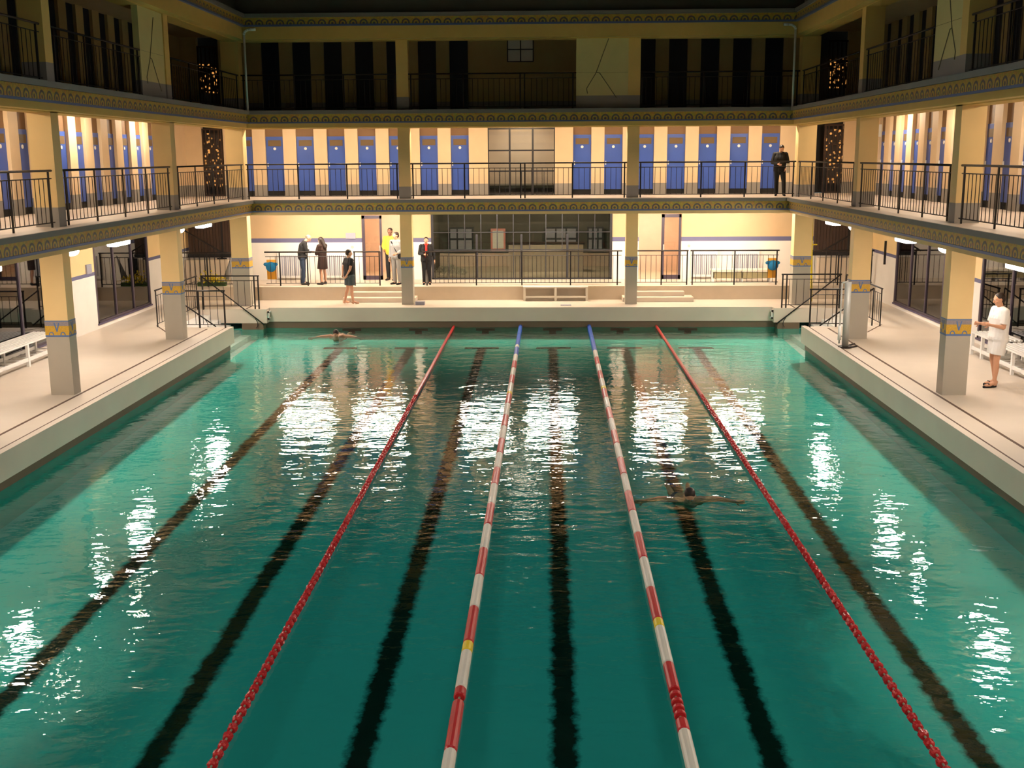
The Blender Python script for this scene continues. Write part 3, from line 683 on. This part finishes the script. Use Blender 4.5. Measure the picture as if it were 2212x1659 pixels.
# ------------------------------------------------------------------ lamps
GN = 0
glab = {18.1: 'at the picture edge', 21.5: 'beside the near pillar', 24.0: 'between the near and middle pillars', 27.95: 'just beyond the middle pillar', 30.1: 'between the middle and corner pillars', 11.5: 'outside the frame, first', 5.0: 'outside the frame, second'}
for s, sd in ((-1, 'left'), (1, 'right')):
    for y, wh in glab.items():
        small = y in (21.5, 27.95)
        lamp('bulkhead_lamp', 'glowing %s lamp under the %s gallery edge, %s' % ('round' if small else 'oblong', sd, wh), 'lamp', (s*8.36, y, 3.30),
             (.16, .16, .12) if small else (.12, .38, .13), 'lamp_ground', grp='lamps under the side galleries', oval=small)
    for y, wh in ((15.5, 'nearest the camera'), (19.0, 'level with the near pillar'), (23.2, 'in the middle bay'), (28.0, 'beyond the middle pillar'), (32.4, 'next to the far corner'), (9, 'outside the frame')):
        lamp('gallery_lamp', 'lamp on the ceiling of the %s first gallery, %s' % (sd, wh), 'lamp', (s*10.1, y, 6.13), (.07, .32, .07), 'lamp_first', grp='lamps of the first gallery')
for x, wh in ((-6.8, 'leftmost'), (-4.5, 'second from the left'), (-1.1, 'third from the left'), (.95, 'third from the right'), (4.4, 'second from the right'), (6.8, 'rightmost')):
    lamp('bulkhead_lamp', 'lamp behind the back beam mirrored in the water, %s' % wh, 'lamp', (x, 34.8, 3.47), (.78, .10, .19), 'lamp_back', grp='lamps over the back platform')
for x, wh in ((-7.4, 'leftmost'), (-5.0, 'second from the left'), (-2.6, 'third from the left'), (0, 'middle'), (2.6, 'third from the right'), (5.0, 'second from the right'), (7.4, 'rightmost')):
    lamp('gallery_lamp', 'lamp on the ceiling of the back first gallery, %s' % wh, 'lamp', (x, 34.6, 6.13), (.30, .07, .06), 'lamp_first', grp='lamps of the back first gallery')

for x, wh in ((-6.0, 'left'), (-2.0, 'centre left'), (2.0, 'centre right'), (6.0, 'right')):
    lamp('bulkhead_lamp', 'lamp at the near end of the pool, outside the frame, %s' % wh, 'lamp', (x, -1.4, 3.50), (.34, .10, .08), 'lamp_ground', grp='lamps at the near end')
    lamp('gallery_lamp', 'upper lamp at the near end of the pool, outside the frame, %s' % wh, 'lamp', (x, -1.4, 6.18), (.34, .10, .08), 'lamp_first', grp='upper lamps at the near end')
# ------------------------------------------------------------------ pipes, floodlights, brackets
for s, sd in ((-1, 'left'), (1, 'right')):
    t = thing('downpipe', 'pale downpipe with a bent top in the %s far corner of the dark top gallery' % sd, 'pipe', (s*7.85, 33.34, Z2))
    MB().tube((0, 0, 0), (0, 0, 2.12), .032, k=10).build('pipe', 'white_paint', t, smooth=True)
    q = MB(); pv = (0, 0, 2.12)
    for j in range(1, 6):
        a = j*math.pi/10; p = (-s*(.2-.2*math.cos(a)), 0, 2.12+.14*math.sin(a)); q.tube(pv, p, .036, k=10); pv = p
    q.tube(pv, (-s*.34, 0, 2.26), .04, k=10); q.build('elbow', 'white_paint', t, smooth=True)
    t = thing('floodlight', 'unlit floodlight under the roof edge on the %s side' % sd, 'floodlight', (s*7.66, 25.5, 8.72))
    MB().box(-.14, .14, -.2, .2, -.12, .02).build('housing', 'steel', t, bevel=.02)
    q = MB()
    for j in range(5): q.tube((0, -.1+.05*j, 0), (-s*.3, -.25+.12*j, -.05+.03*(j % 2)), .012, k=5)
    q.build('arms', 'steel', t)
    for y, wh in ((28.6, 'by the middle pillar'), (34.6, 'in the far corner')):
        t = thing('spotlight', 'small white spotlight on a bracket under the %s ceiling, %s' % (sd, wh), 'spotlight', (s*(8.9 if y < 30 else 9.15), y, 3.45))
        MB().tube((0, 0, 0), (0, 0, -.12), .012).build('stem', 'steel', t); MB().tube((0, 0, -.12), (-s*.14, -.1, -.22), .05, .075, 12).build('head', 'white_paint', t, smooth=True)
for s, y in ((-1, 35.0), (1, 22.0)):
    pass
# ------------------------------------------------------------------ benches
def slat_bench(label, loc, L, rz, grp=None, h=.47, w=.5, m='white_paint'):
    t = thing('slatted_bench', label, 'bench', loc, rz, grp)
    q = MB()
    n = 7
    for i in range(n): y = -w/2+.03+(w-.06)*i/(n-1); q.box(-L/2, L/2, y-.028, y+.028, h-.035, h)
    q.build('seat', m, t)
    q = MB()
    for i in range(9): x = -L/2+.05+(L-.1)*i/8; q.box(x-.02, x+.02, -w/2+.02, w/2-.02, .12, .14)
    q.build('shelf', m, t)
    lg = MB().box(-.035, .035, -.03, .03, 0, h-.035).mesh('leg', m)
    for x in (-L/2+.06, 0, L/2-.06):
        for y in (-w/2+.04, w/2-.04): inst('leg', lg, t, (x, y, 0))
    q = MB(); q.box(-L/2+.06, L/2-.06, -w/2+.02, -w/2+.05, .12, .2); q.box(-L/2+.06, L/2-.06, w/2-.05, w/2-.02, .12, .2); q.build('apron', m, t)
    return t
slat_bench('white slatted bench by the left wall at the picture edge, nearest the camera', (-10.62, 23.55, ZD), 3.2, math.pi/2, h=.52, w=.62)
slat_bench('white slatted bench by the right wall behind the man in white, far part', (10.55, 24.4, ZD), 1.3, math.pi/2, h=.52, w=.62)
slat_bench('white slatted bench by the right wall at the picture edge', (10.5, 22.6, ZD), 1.9, math.pi/2, h=.5, w=.66)
t = thing('low_bench', 'cream two-bay bench against the back platform, below the glass wall', 'bench', (1.1, 34.68, ZD))
MB().box(-1.0, 1.0, -.16, .15, .40, .44).build('seat', 'bench_cream', t); MB().box(-.98, .98, -.16, -.12, .10, .16).build('stretcher', 'bench_cream', t)
lg = MB().box(-.035, .035, -.15, .12, 0, .40).mesh('leg', 'bench_cream')
for x in (-.96, 0, .96): inst('leg', lg, t, (x, 0, 0))
t = thing('platform_bench', 'olive and white bench behind the railing on the right of the platform', 'bench', (7.0, 35.9, ZP))
MB().box(-.95, .95, -.2, .2, .36, .42).build('seat', 'bench_cream', t); MB().box(-.92, .92, -.18, -.15, .14, .34).build('apron', 'stain', t)
lg = MB().box(-.03, .03, -.18, .18, 0, .36).mesh('leg', 'white_paint')
for x in (-.9, 0, .9): inst('leg', lg, t, (x, 0, 0))
MB().box(-.14, .14, -.1, .1, 0, .10).build('footstool', 'grey_box', category='box', label='small grey box on the deck beside the left back pillar', bevel=.01).location = (-3.0, 33.75, ZD)
MB().box(-.16, .16, -.12, .12, 0, .012).build('floor_drain', 'grey_box', category='drain cover', label='flat grey drain cover on the back deck below the cream bench').location = (1.4, 33.55, ZD)
# pool hoist post on the right
t = thing('pool_hoist', 'tall grey steel hoist post on the right pool edge', 'pool hoist', (7.72, 25.9, ZD))
MB().tube((0, 0, .03), (0, 0, 1.52), .075, k=16).build('post', 'steel', t, smooth=True); MB().tube((0, 0, 0), (0, 0, .04), .16, k=16).build('base_plate', 'iron', t)
MB().tube((-.14, 0, .1), (-.14, 0, 1.5), .018, k=8).tube((-.14, 0, 1.5), (0, 0, 1.54), .02, k=8).build('cylinder_rod', 'steel', t, smooth=True)
MB().tube((-.14, 0, .18), (-.14, 0, .52), .038, k=10).build('actuator', 'white_enamel', t, smooth=True)
MB().tube((.1, .15, .02), (.34, .45, .02), .02, k=6).tube((.1, -.1, .02), (.3, .1, .02), .02, k=6).build('foot_bars', 'iron', t)
t = thing('rescue_pole', 'long yellow rescue pole leaning by the right corner pillar', 'pole', (8.85, 34.3, ZD))
MB().tube((.02, 0, 0), (-.08, 0, 2.7), .032, k=8).build('shaft', 'yellow_plastic', t, smooth=True); MB().tube((-.2, 0, 1.72), (.12, 0, 1.72), .02).build('grip', 'yellow_plastic', t)
MB().box(-.14, .14, -.02, .0, 0, .26).build('notice_sheet', 'white_paint', category='notice', label='white notice high on the wall of the right far corner').location = (9.15, YB-.01, 2.7)
MB().box(-.05, .05, -.02, .02, 0, .28).build('notice_strip', 'white_enamel', category='notice', label='narrow white sign on the right corner of the first gallery').location = (8.0, 34.3, 4.45)
MB().box(-.11, .11, -.03, .03, -.16, .16).build('wall_speaker', 'white_paint', category='speaker', label='white box speaker under the right ceiling of the first gallery').location = (9.6, 30.9, 5.6)
MB().box(-.02, .02, -.16, .16, -.12, .12).build('switch_box', 'grey_box', category='switch box', label='grey switch box on the left wall left of the glass').location = (-XW+.02, 28.55, 2.22)
MB().box(-.03, .03, -.02, .02, -.35, .35).build('long_handle', 'iron', category='bar', label='tall black bar fixed to the right wall near the corner').location = (XW-.03, 34.0, 2.1)

# ------------------------------------------------------------------ lane ropes
def lerp_x(xf, xn, y): return xn + (xf-xn)*(y-8.45)/(33.07-8.45)
def striped(label, xf, xn, segs, discs=None):
    t = thing('lane_rope', label, 'lane rope', (0, 0, 0), 0, None)
    pts = MB(); pts.tube((lerp_x(xf, xn, 33.1), 33.1, .05), (lerp_x(xf, xn, -.4), -.4, .05), .012, k=6); pts.build('cable', 'cable', t)
    for y0, y1, c in segs:
        x0, x1 = lerp_x(xf, xn, y0), lerp_x(xf, xn, y1); r = .056
        m = MB(); a = Vector((x0, y0, .045)); q = Vector((x1, y1, .045)); g = (q-a).normalized()
        e = min(.02, abs(y0-y1)*.2)
        m.tube(a+g*.003, a+g*e, r*.86, r, 14); m.tube(a+g*e, q-g*e, r, r, 14, caps=False); m.tube(q-g*e, q-g*.003, r, r*.86, 14)
        m.build('float', {'R': 'float_red', 'W': 'float_white', 'Y': 'float_yellow', 'B': 'float_blue'}[c], t, smooth=False)
    return t
def seq(bounds, cols): return [(a, b_, c) for a, b_, c in zip(bounds, bounds[1:], cols) if c != '-']
b0 = [33.05, 31.3, 29.5, 29.15, 28.05, 27.1, 26.2, 25.3, 24.4, 23.45, 23.25, 22.3, 21.27, 20.35, 19.4, 18.43, 17.5, 16.58, 15.6, 14.65, 13.7, 12.76, 11.8, 10.88, 10.66, 9.86, 9.69, 9.59, 8.72, 7.8, 6.85, 5.9, 4.95, 4.0, 3.0, 2.0, 1.0]
c0 = 'BBWBWRWRWYRWRWRWRWRWRWRYWR-RWRWRWRWR'
striped('red and white striped lane rope, the left one of the two striped ropes', .05, .0, seq(b0, c0))
b2 = [33.05, 30.8, 28.64, 27.63, 26.68, 25.8, 24.9, 24.04, 23.78, 22.87, 21.92, 20.99, 20.03, 19.08, 18.13, 17.16, 16.22, 15.27, 14.33, 13.39, 12.4, 11.5, 11.3, 10.42, 9.86, 9.80, 9.74, 9.66, 9.60, 9.54, 9.48, 9.42, 9.36, 9.29, 9.09, 8.1, 7.15, 6.2, 5.25, 4.3, 3.3, 2.3, 1.0]
c2 = 'BBWRWRWYRWRWRWRWRWRWRYWR-R-R-R-R-RWRWRWRWR'
striped('red and white striped lane rope with loose red discs near the camera end', 2.08, 2.02, seq(b2, c2))
bead = MB()
prof = [(-.042, .026), (-.03, .040), (-.012, .030), (0, .034), (.012, .030), (.03, .040), (.042, .026)]
for (a, ra), (c, rc) in zip(prof, prof[1:]): bead.tube((0, a, 0), (0, c, 0), ra, rc, 10, caps=False)
bead.tube((0, -.044, 0), (0, -.042, 0), .01, .026, 10); bead.tube((0, .042, 0), (0, .044, 0), .026, .01, 10)
for j in range(5):
    a = j*1.2566; bead.box(-.008+.034*math.cos(a), .008+.034*math.cos(a), -.03, .03, -.008+.034*math.sin(a), .008+.034*math.sin(a))
bead_me = bead.mesh('float', 'float_red')
for xf, xn, lab in ((-1.93, -1.97, 'thin red lane rope of small discs, the left one'), (4.06, 4.10, 'thin red lane rope of small discs, the right one')):
    t = thing('lane_rope', lab, 'lane rope')
    MB().tube((xf, 33.1, .045), (lerp_x(xf, xn, -.4), -.4, .045), .010, k=6).build('cable', 'cable', t)
    pitch = .15
    for i in range(100):
        y = 8.2+i*pitch; inst('float', bead_me, t, (lerp_x(xf, xn, y), y, .04), (0, random.uniform(0, 6), 0), (1.05, (.85 if i < 22 else 1.1) if i < 45 else 1.6, 1.05))
    far = MB(); y = 8.2+100*pitch
    while y < 33.0:
        far.tube((lerp_x(xf, xn, y), y-.06, .045), (lerp_x(xf, xn, y), y+.06, .045), .040, k=8); y += .13
    far.build('floats', 'float_red', t, kind='stuff')

# ------------------------------------------------------------------ people
def remesh(mb, name, m, parent, vox, smooth=2):
    me = mb.mesh(name, m); ob = bpy.data.objects.new(name, me); COL.objects.link(ob)
    r = ob.modifiers.new('r', 'REMESH'); r.mode = 'VOXEL'; r.voxel_size = vox; r.use_smooth_shade = True
    if smooth:
        s_ = ob.modifiers.new('s', 'SMOOTH'); s_.iterations = smooth; s_.factor = .5
    dg = bpy.context.evaluated_depsgraph_get(); ne = bpy.data.meshes.new_from_object(ob.evaluated_get(dg))
    ob.modifiers.clear(); ob.data = ne; bpy.data.meshes.remove(me); ne.name = name
    if not ne.materials: ne.materials.append(MATS[m])
    ob.parent = parent
    return ob
def V(*a): return Vector(a)
J0 = dict(head=V(0, .02, 1.62), neck=V(0, 0, 1.47), chest=V(0, 0, 1.28), waist=V(0, .0, 1.05), pelvis=V(0, 0, .93),
          shL=V(-.185, 0, 1.41), shR=V(.185, 0, 1.41), elL=V(-.24, -.02, 1.13), elR=V(.24, -.02, 1.13), wrL=V(-.25, .05, .89), wrR=V(.25, .05, .89),
          hiL=V(-.09, 0, .90), hiR=V(.09, 0, .90), knL=V(-.10, .02, .49), knR=V(.10, .02, .49), anL=V(-.10, -.02, .08), anR=V(.10, -.02, .08), toL=V(-.12, .15, .03), toR=V(.12, .15, .03))
def hand(b, wr, el, side, curl=.6):
    d = (wr-el).normalized(); n = Vector((side, 0, 0)); n = (n - d*n.dot(d)).normalized(); u = d.cross(n).normalized()   # u across the palm
    if u.y < 0: u = -u
    c = wr + d*.05
    b.capsule(wr, c+d*.02, .024, .030, 10)
    for k in range(-1, 2): b.capsule(wr+d*.02+u*.014*k, wr+d*.085+u*.022*k, .017, .013, 8)
    for k, (L, o) in enumerate(((.070, .030), (.080, .010), (.074, -.010), (.058, -.029))):
        p0 = wr+d*.085+u*o; d1 = (d-n*curl*.5).normalized(); p1 = p0+d1*L*.5; d2 = (d-n*curl*1.5).normalized(); p2 = p1+d2*L*.5
        b.capsule(p0, p1, .0095, .0088, 8); b.capsule(p1, p2, .0088, .0075, 8)
    t0 = wr+d*.03+u*.024; t1 = t0+(d*.5+u*.75-n*.2).normalized()*.04; t2 = t1+(d*.85+u*.3-n*.35).normalized()*.032
    b.capsule(t0, t1, .013, .011, 8); b.capsule(t1, t2, .011, .009, 8)
def person(label, loc, rz, height, pose=None, skin='skin', fit=1.0, wear=(), hair='short', haircol='hair', vox=.0085, face=V(0, 1, 0), shoes=None):
    k = height/1.75; J = {a: v.copy() for a, v in J0.items()}
    for a, v in (pose or {}).items(): J[a] = V(*v)
    t = thing('person', label, 'person', loc, rz); t.scale = (k, k, k)
    b = MB(); fw = fit
    up = (J['head']-J['neck']).normalized()
    # torso
    def seg(a, c, ra, rc, mb=b): mb.capsule(J[a], J[c], ra, rc)
    ax = (J['shR']-J['shL']).normalized()
    for p0, p1, r0, r1, w in ((J['pelvis'], J['waist'], .115, .100, .06), (J['waist'], J['chest'], .100, .115, .07), (J['chest'], J['neck']-(J['neck']-J['chest'])*.35, .112, .075, .07)):
        for q in (-1, 0, 1): b.capsule(p0+ax*w*q*fw, p1+ax*w*q*fw, r0*fw, r1*fw)
    b.capsule(J['chest']+(J['neck']-J['chest'])*.5, J['neck'], .07, .056); b.capsule(J['neck'], J['head']-up*.05, .056, .052)
    for s in 'LR':
        b.capsule(J['neck']-up*.05, J['sh'+s], .058, .060); b.capsule(J['chest'], J['sh'+s]-V(0, 0, .03), .09, .055)
        b.capsule(J['sh'+s], J['el'+s], .054*fw, .040); b.capsule(J['el'+s], J['wr'+s], .040, .026)
        hand(b, J['wr'+s], J['el'+s], -1 if s == 'L' else 1)
        b.capsule(J['pelvis'], J['hi'+s], .10*fw, .098*fw); b.capsule(J['hi'+s], J['kn'+s], .086*fw, .054)
        m = J['kn'+s].lerp(J['an'+s], .3)+V(0, -.015, 0); b.capsule(J['kn'+s], m, .052, .055); b.capsule(m, J['an'+s], .053, .034)
        b.capsule(J['an'+s], J['an'+s]*.5+J['to'+s]*.5+V(0, 0, -.01), .036, .036); b.capsule(J['an'+s]-V(0, .03, .03), J['an'+s]-V(0, 0, .04), .034, .034); b.capsule(J['an'+s]*.5+J['to'+s]*.5-V(0, 0, .015), J['to'+s], .035, .026)
    # head
    f = (face - up*face.dot(up)).normalized(); sd = f.cross(up).normalized(); R = Matrix((sd, f, up)).transposed(); h = J['head']
    P = lambda x, y, z: h + R @ V(x, y, z)
    b.ball(P(0, -.012, .025), (.078, .098, .092), 18, 14, R); b.ball(P(0, .028, -.045), (.056, .062, .070), 16, 12, R)
    b.ball(P(0, .062, -.088), (.024, .022, .020), 10, 8, R)
    b.capsule(P(0, .088, .018), P(0, .108, -.022), .010, .014, 8); b.ball(P(.040, .06, -.02), (.022, .02, .018), 8, 6, R); b.ball(P(-.040, .06, -.02), (.022, .02, .018), 8, 6, R)
    for q in (-1, 1): b.ball(P(.078*q, -.005, .0), (.010, .020, .032), 8, 8, R); b.ball(P(.03*q, .076, .035), (.022, .012, .008), 8, 6, R)
    body = remesh(b, 'body', skin, t, vox, 2)
    e = MB()
    for q in (-1, 1): e.ball(P(.030*q, .082, .014), (.012, .008, .007), 10, 8, R)
    ey = e.build('eyes', 'eye_white', t, smooth=True); e = MB()
    for q in (-1, 1): e.ball(P(.030*q, .0885, .014), (.0055, .004, .0055), 8, 6, R)
    e.build('pupils', 'black', ey, smooth=True)
    MB().ball(P(0, .088, -.052), (.023, .010, .008), 10, 6, R).build('lips', 'lips', t, smooth=True)
    # hair
    hb = MB()
    if hair == 'short':
        hb.ball(P(0, -.024, .040), (.084, .098, .088), 18, 14, R); hb.ball(P(0, -.055, -.01), (.072, .066, .07), 14, 10, R)
    elif hair == 'long':
        hb.ball(P(0, -.024, .040), (.088, .100, .090), 18, 14, R); hb.capsule(P(0, -.06, 0), P(0, -.085, -.30), .085, .06); 
        for q in (-1, 1): hb.capsule(P(.075*q, -.01, .02), P(.10*q, .02, -.26), .032, .028)
    elif hair == 'bald':
        for q in (-1, 1): hb.ball(P(.06*q, -.045, .0), (.028, .055, .045), 12, 8, R)
        hb.ball(P(0, -.085, .0), (.06, .03, .045), 12, 8, R)
    remesh(hb, 'hair', haircol, t, .009, 1)
    for w_ in wear:
        kind, col = w_[0], w_[1]; c = MB(); o = .016 if kind != 'coat' else .024
        if kind in ('tee', 'polo', 'jacket', 'coat', 'shirt'):
            for p0, p1, r0, r1, w in ((J['pelvis']+V(0, 0, .0), J['waist'], .124, .112, .065), (J['waist'], J['chest'], .112, .122, .072), (J['chest'], J['neck']-(J['neck']-J['chest'])*.35, .118, .080, .072)):
                for q in (-1, 0, 1): c.capsule(p0+ax*w*q*fw, p1+ax*w*q*fw, (r0+o*.5)*fw, (r1+o*.5)*fw)
            for s in 'LR':
                c.capsule(J['neck']-up*.065, J['sh'+s], .058+o*.6, .060+o*.5); c.capsule(J['chest'], J['sh'+s]-V(0, 0, .03), .095, .062)
                if kind in ('tee', 'polo'):
                    m = J['sh'+s].lerp(J['el'+s], .62 if kind == 'tee' else .8); c.tube(J['sh'+s], m, .060*fw+o*.5, .056+o, 14); c.ball(J['sh'+s], .060*fw+o*.5)
                else:
                    c.capsule(J['sh'+s], J['el'+s], .058*fw+o, .048+o); c.tube(J['el'+s], J['el'+s].lerp(J['wr'+s], .96), .046+o, .036+o*.6, 14)
            if kind == 'coat':
                hem = J['knL'].lerp(J['knR'], .5)+V(0, 0, .08)
                for q in (-1, 0, 1): c.tube(J['pelvis']+ax*.05*q, hem+ax*.09*q, .13, .135, 16)
            if kind in ('polo', 'jacket', 'coat'): c.tube(J['neck']-up*.06, J['neck']+up*.012, .085, .066, 16)
        elif kind in ('shorts', 'skirt'):
            fr_ = .72
            for s in 'LR':
                c.ball(J['hi'+s], (.122*fw, .130*fw, .12)); e_ = J['hi'+s].lerp(J['kn'+s], fr_); c.tube(J['hi'+s]+V(0, 0, .02), e_, .108*fw, .108*fw, 16)
            c.capsule(J['pelvis'], J['pelvis']+V(0, 0, .05), .125*fw, .12*fw)
        elif kind == 'trunks':
            for s in 'LR': c.capsule(J['pelvis'], J['hi'+s], .115, .105); c.tube(J['hi'+s], J['hi'+s].lerp(J['kn'+s], .35), .100, .096, 14)
        elif kind == 'trousers':
            for s in 'LR':
                c.capsule(J['pelvis'], J['hi'+s], .122*fw, .115*fw); c.capsule(J['hi'+s], J['kn'+s], .100*fw, .074); c.tube(J['kn'+s], J['an'+s]+V(0, 0, -.02), .074, .062, 14)
            c.capsule(J['pelvis'], J['pelvis']+V(0, 0, .05), .125*fw, .12*fw)
        elif kind == 'scarf':
            c.capsule(J['neck']+V(0, .06, 0), J['chest']+V(0, .13, 0), .04, .045); c.capsule(J['chest']+V(0, .13, 0), J['waist']+V(.02, .14, 0), .045, .04)
            for j in range(8): a = j*.785; c.ball(J['neck']+V(.07*math.cos(a), .07*math.sin(a), 0), .028)
        elif kind == 'strap':
            c.capsule(J['shR']+V(-.05, .10, .02), J['waist']+V(-.14, .14, -.02), .02, .02); c.ball(J['waist']+V(-.17, .05, -.1), (.05, .12, .10))
        remesh(c, w_[2] if len(w_) > 2 else kind, col, t, .010, 1 if kind != 'polo' else 2)
    if shoes:
        for s in 'LR':
            c = MB(); a, q = J['an'+s], J['to'+s]
            if shoes == 'sandals':
                c.capsule(a+V(0, -.03, -.065), q+V(0, .02, -.02), .028, .030); c.capsule(V(q.x-.03, q.y-.06, q.z+.035), V(q.x+.03, q.y-.06, q.z+.035), .014, .014)
            else: c.capsule(a+V(0, -.02, -.035), q+V(0, .02, 0), .046, .038); c.capsule(a, a+V(0, 0, -.03), .046, .046)
            remesh(c, 'shoe', 'black', t, .010, 1)
    return t
PI = math.pi
# man in white, right deck, facing left: local +y -> world -x
person('man in white polo shirt and white shorts standing on the right deck', (9.42, 21.45, ZD+.012), PI/2+.15, 1.80,
       dict(elL=(-.22, .04, 1.13), elR=(.22, .05, 1.13), wrL=(-.20, .29, 1.18), wrR=(.16, .30, 1.16), knL=(-.10, .06, .49), anL=(-.10, .07, .08), toL=(-.12, .25, .03), anR=(.10, -.06, .08), toR=(.12, .11, .03), head=(0, .04, 1.62)),
       fit=1.12, wear=(('polo', 'cloth_white', 'polo_shirt'), ('shorts', 'cloth_white')), vox=.007, shoes='sandals', face=V(.1, 1, -.12))
# man in black tee and grey shorts, barefoot on the back deck
person('barefoot person in black T-shirt and grey shorts standing on the back deck', (-5.17, 33.98, ZD), -.9, 1.66,
       dict(elL=(-.25, -.08, 1.13), elR=(.25, -.10, 1.13), wrL=(-.14, -.16, .95), wrR=(.16, -.17, .95), knL=(-.12, .0, .48), anL=(-.17, -.10, .08), toL=(-.20, .07, .03), anR=(.12, .05, .08), toR=(.15, .22, .03)),
       fit=1.05, wear=(('tee', 'cloth_black', 't_shirt'), ('shorts', 'shorts_grey')), face=V(.2, 1, 0))
# man bowed over papers
person('man in dark jacket and jeans bowing his head by the platform railing', (-6.92, 35.55, ZP), -PI/2+.25, 1.66,
       dict(head=(0, .22, 1.54), neck=(0, .10, 1.43), chest=(0, .04, 1.27), shL=(-.18, .07, 1.37), shR=(.18, .07, 1.37), waist=(0, -.02, 1.05), elL=(-.22, .14, 1.13), elR=(.22, .14, 1.13), wrL=(-.10, .30, 1.10), wrR=(.10, .30, 1.10)),
       fit=1.12, wear=(('jacket', 'cloth_black'), ('trousers', 'denim', 'jeans')), hair='bald', haircol='hair_white', face=V(0, .8, -.55), shoes='shoes')
person('woman with long dark hair in a long dark coat beside the man in jeans', (-6.28, 35.55, ZP), PI/2-.5, 1.52,
       dict(elL=(-.2, .10, 1.14), elR=(.2, .10, 1.14), wrL=(-.10, .20, 1.12), wrR=(.10, .20, 1.12), head=(0, .06, 1.60)),
       fit=.92, wear=(('coat', 'cloth_brown'),), hair='long', face=V(0, .9, -.35), shoes='shoes')
pp = MB().box(-.10, .06, -.08, .08, 0, .012).build('paper_sheet', 'white_paint', category='paper', label='white papers held between the man in jeans and the woman in the coat')
pp.location = (-6.56, 35.46, 2.13); pp.rotation_euler = (.35, 0, .1)
person('person in a yellow top and dark trousers standing in the left doorway', (-4.27, 36.75, ZP), PI-.2, 1.72,
       dict(elL=(-.24, .02, 1.13), wrL=(-.16, .20, 1.05), elR=(.24, .02, 1.13), wrR=(.16, .18, 1.02)), skin='skin_dark', fit=.98, wear=(('shirt', 'cloth_yellow', 'top'), ('trousers', 'cloth_black')), face=V(0, 1, 0), shoes='shoes')
person('person in light grey suit with dark shoulder strap by the left back pillar', (-3.92, 35.55, ZP), PI-.5, 1.66,
       dict(elL=(-.24, .02, 1.13), wrL=(-.16, .20, 1.05)), fit=1.1, wear=(('jacket', 'cloth_grey'), ('trousers', 'cloth_grey'), ('strap', 'cloth_black', 'bag_strap')), hair='short', haircol='hair', face=V(.35, 1, .1), shoes='shoes')
person('man in black jacket with long red scarf right of the left back pillar', (-2.97, 35.5, ZP), PI+.1, 1.50,
       dict(elL=(-.27, -.02, 1.13), elR=(.25, .06, 1.15), wrL=(-.30, .05, .90), wrR=(.08, .22, 1.12)), fit=1.1, wear=(('jacket', 'cloth_black'), ('trousers', 'cloth_black'), ('scarf', 'scarf_red')), face=V(.1, 1, 0), shoes='shoes')
person('person in black leaning back by the last blue door on the first gallery', (7.82, 34.6, Z1), PI-.15, 1.52,
       dict(head=(-.03, .10, 1.60), elL=(-.26, .04, 1.14), elR=(.26, .02, 1.14), wrL=(-.20, .16, .95), wrR=(.08, .24, 1.08), anL=(-.16, .12, .08), toL=(-.18, .29, .03), knL=(-.14, .10, .49)), fit=1.12,
       wear=(('jacket', 'cloth_black'), ('trousers', 'cloth_black')), face=V(-.3, 1, -.35), shoes='shoes')
# swimmers: prone, head out of the water
person('swimmer with dark hair doing breaststroke towards the camera in the fourth lane', (2.94, 16.1, .02), 0, 1.72,
       dict(head=(0, .0, .02), neck=(0, .10, -.09), chest=(0, .30, -.15), waist=(0, .52, -.20), pelvis=(0, .66, -.24), shL=(.185, .15, -.08), shR=(-.185, .15, -.08), elL=(.45, .08, -.05), elR=(-.45, .08, -.05), wrL=(.68, .0, -.06), wrR=(-.68, .0, -.06),
            hiL=(.09, .70, -.25), hiR=(-.09, .70, -.25), knL=(.14, 1.1, -.30), knR=(-.14, 1.1, -.30), anL=(.16, 1.5, -.27), anR=(-.16, 1.5, -.27), toL=(.18, 1.66, -.28), toR=(-.18, 1.66, -.28)),
       wear=(('trunks', 'cloth_navy'),), face=V(0, -1, .0))
person('distant swimmer near the end wall in the first lane', (-5.15, 31.4, .04), 0, 1.72,
       dict(head=(0, .0, .04), neck=(0, .10, -.07), chest=(0, .30, -.12), waist=(0, .52, -.14), pelvis=(0, .66, -.15), shL=(.185, .15, -.05), shR=(-.185, .15, -.05), elL=(.45, .08, -.05), elR=(-.45, .08, -.05), wrL=(.66, .0, -.08), wrR=(-.66, .0, -.08),
            hiL=(.09, .70, -.15), hiR=(-.09, .70, -.15), knL=(.14, 1.05, -.17), knR=(-.14, 1.05, -.17), anL=(.16, 1.4, -.15), anR=(-.16, 1.4, -.15), toL=(.18, 1.5, -.16), toR=(-.18, 1.5, -.16)),
       wear=(('trunks', 'cloth_navy'),), face=V(0, -1, .0))
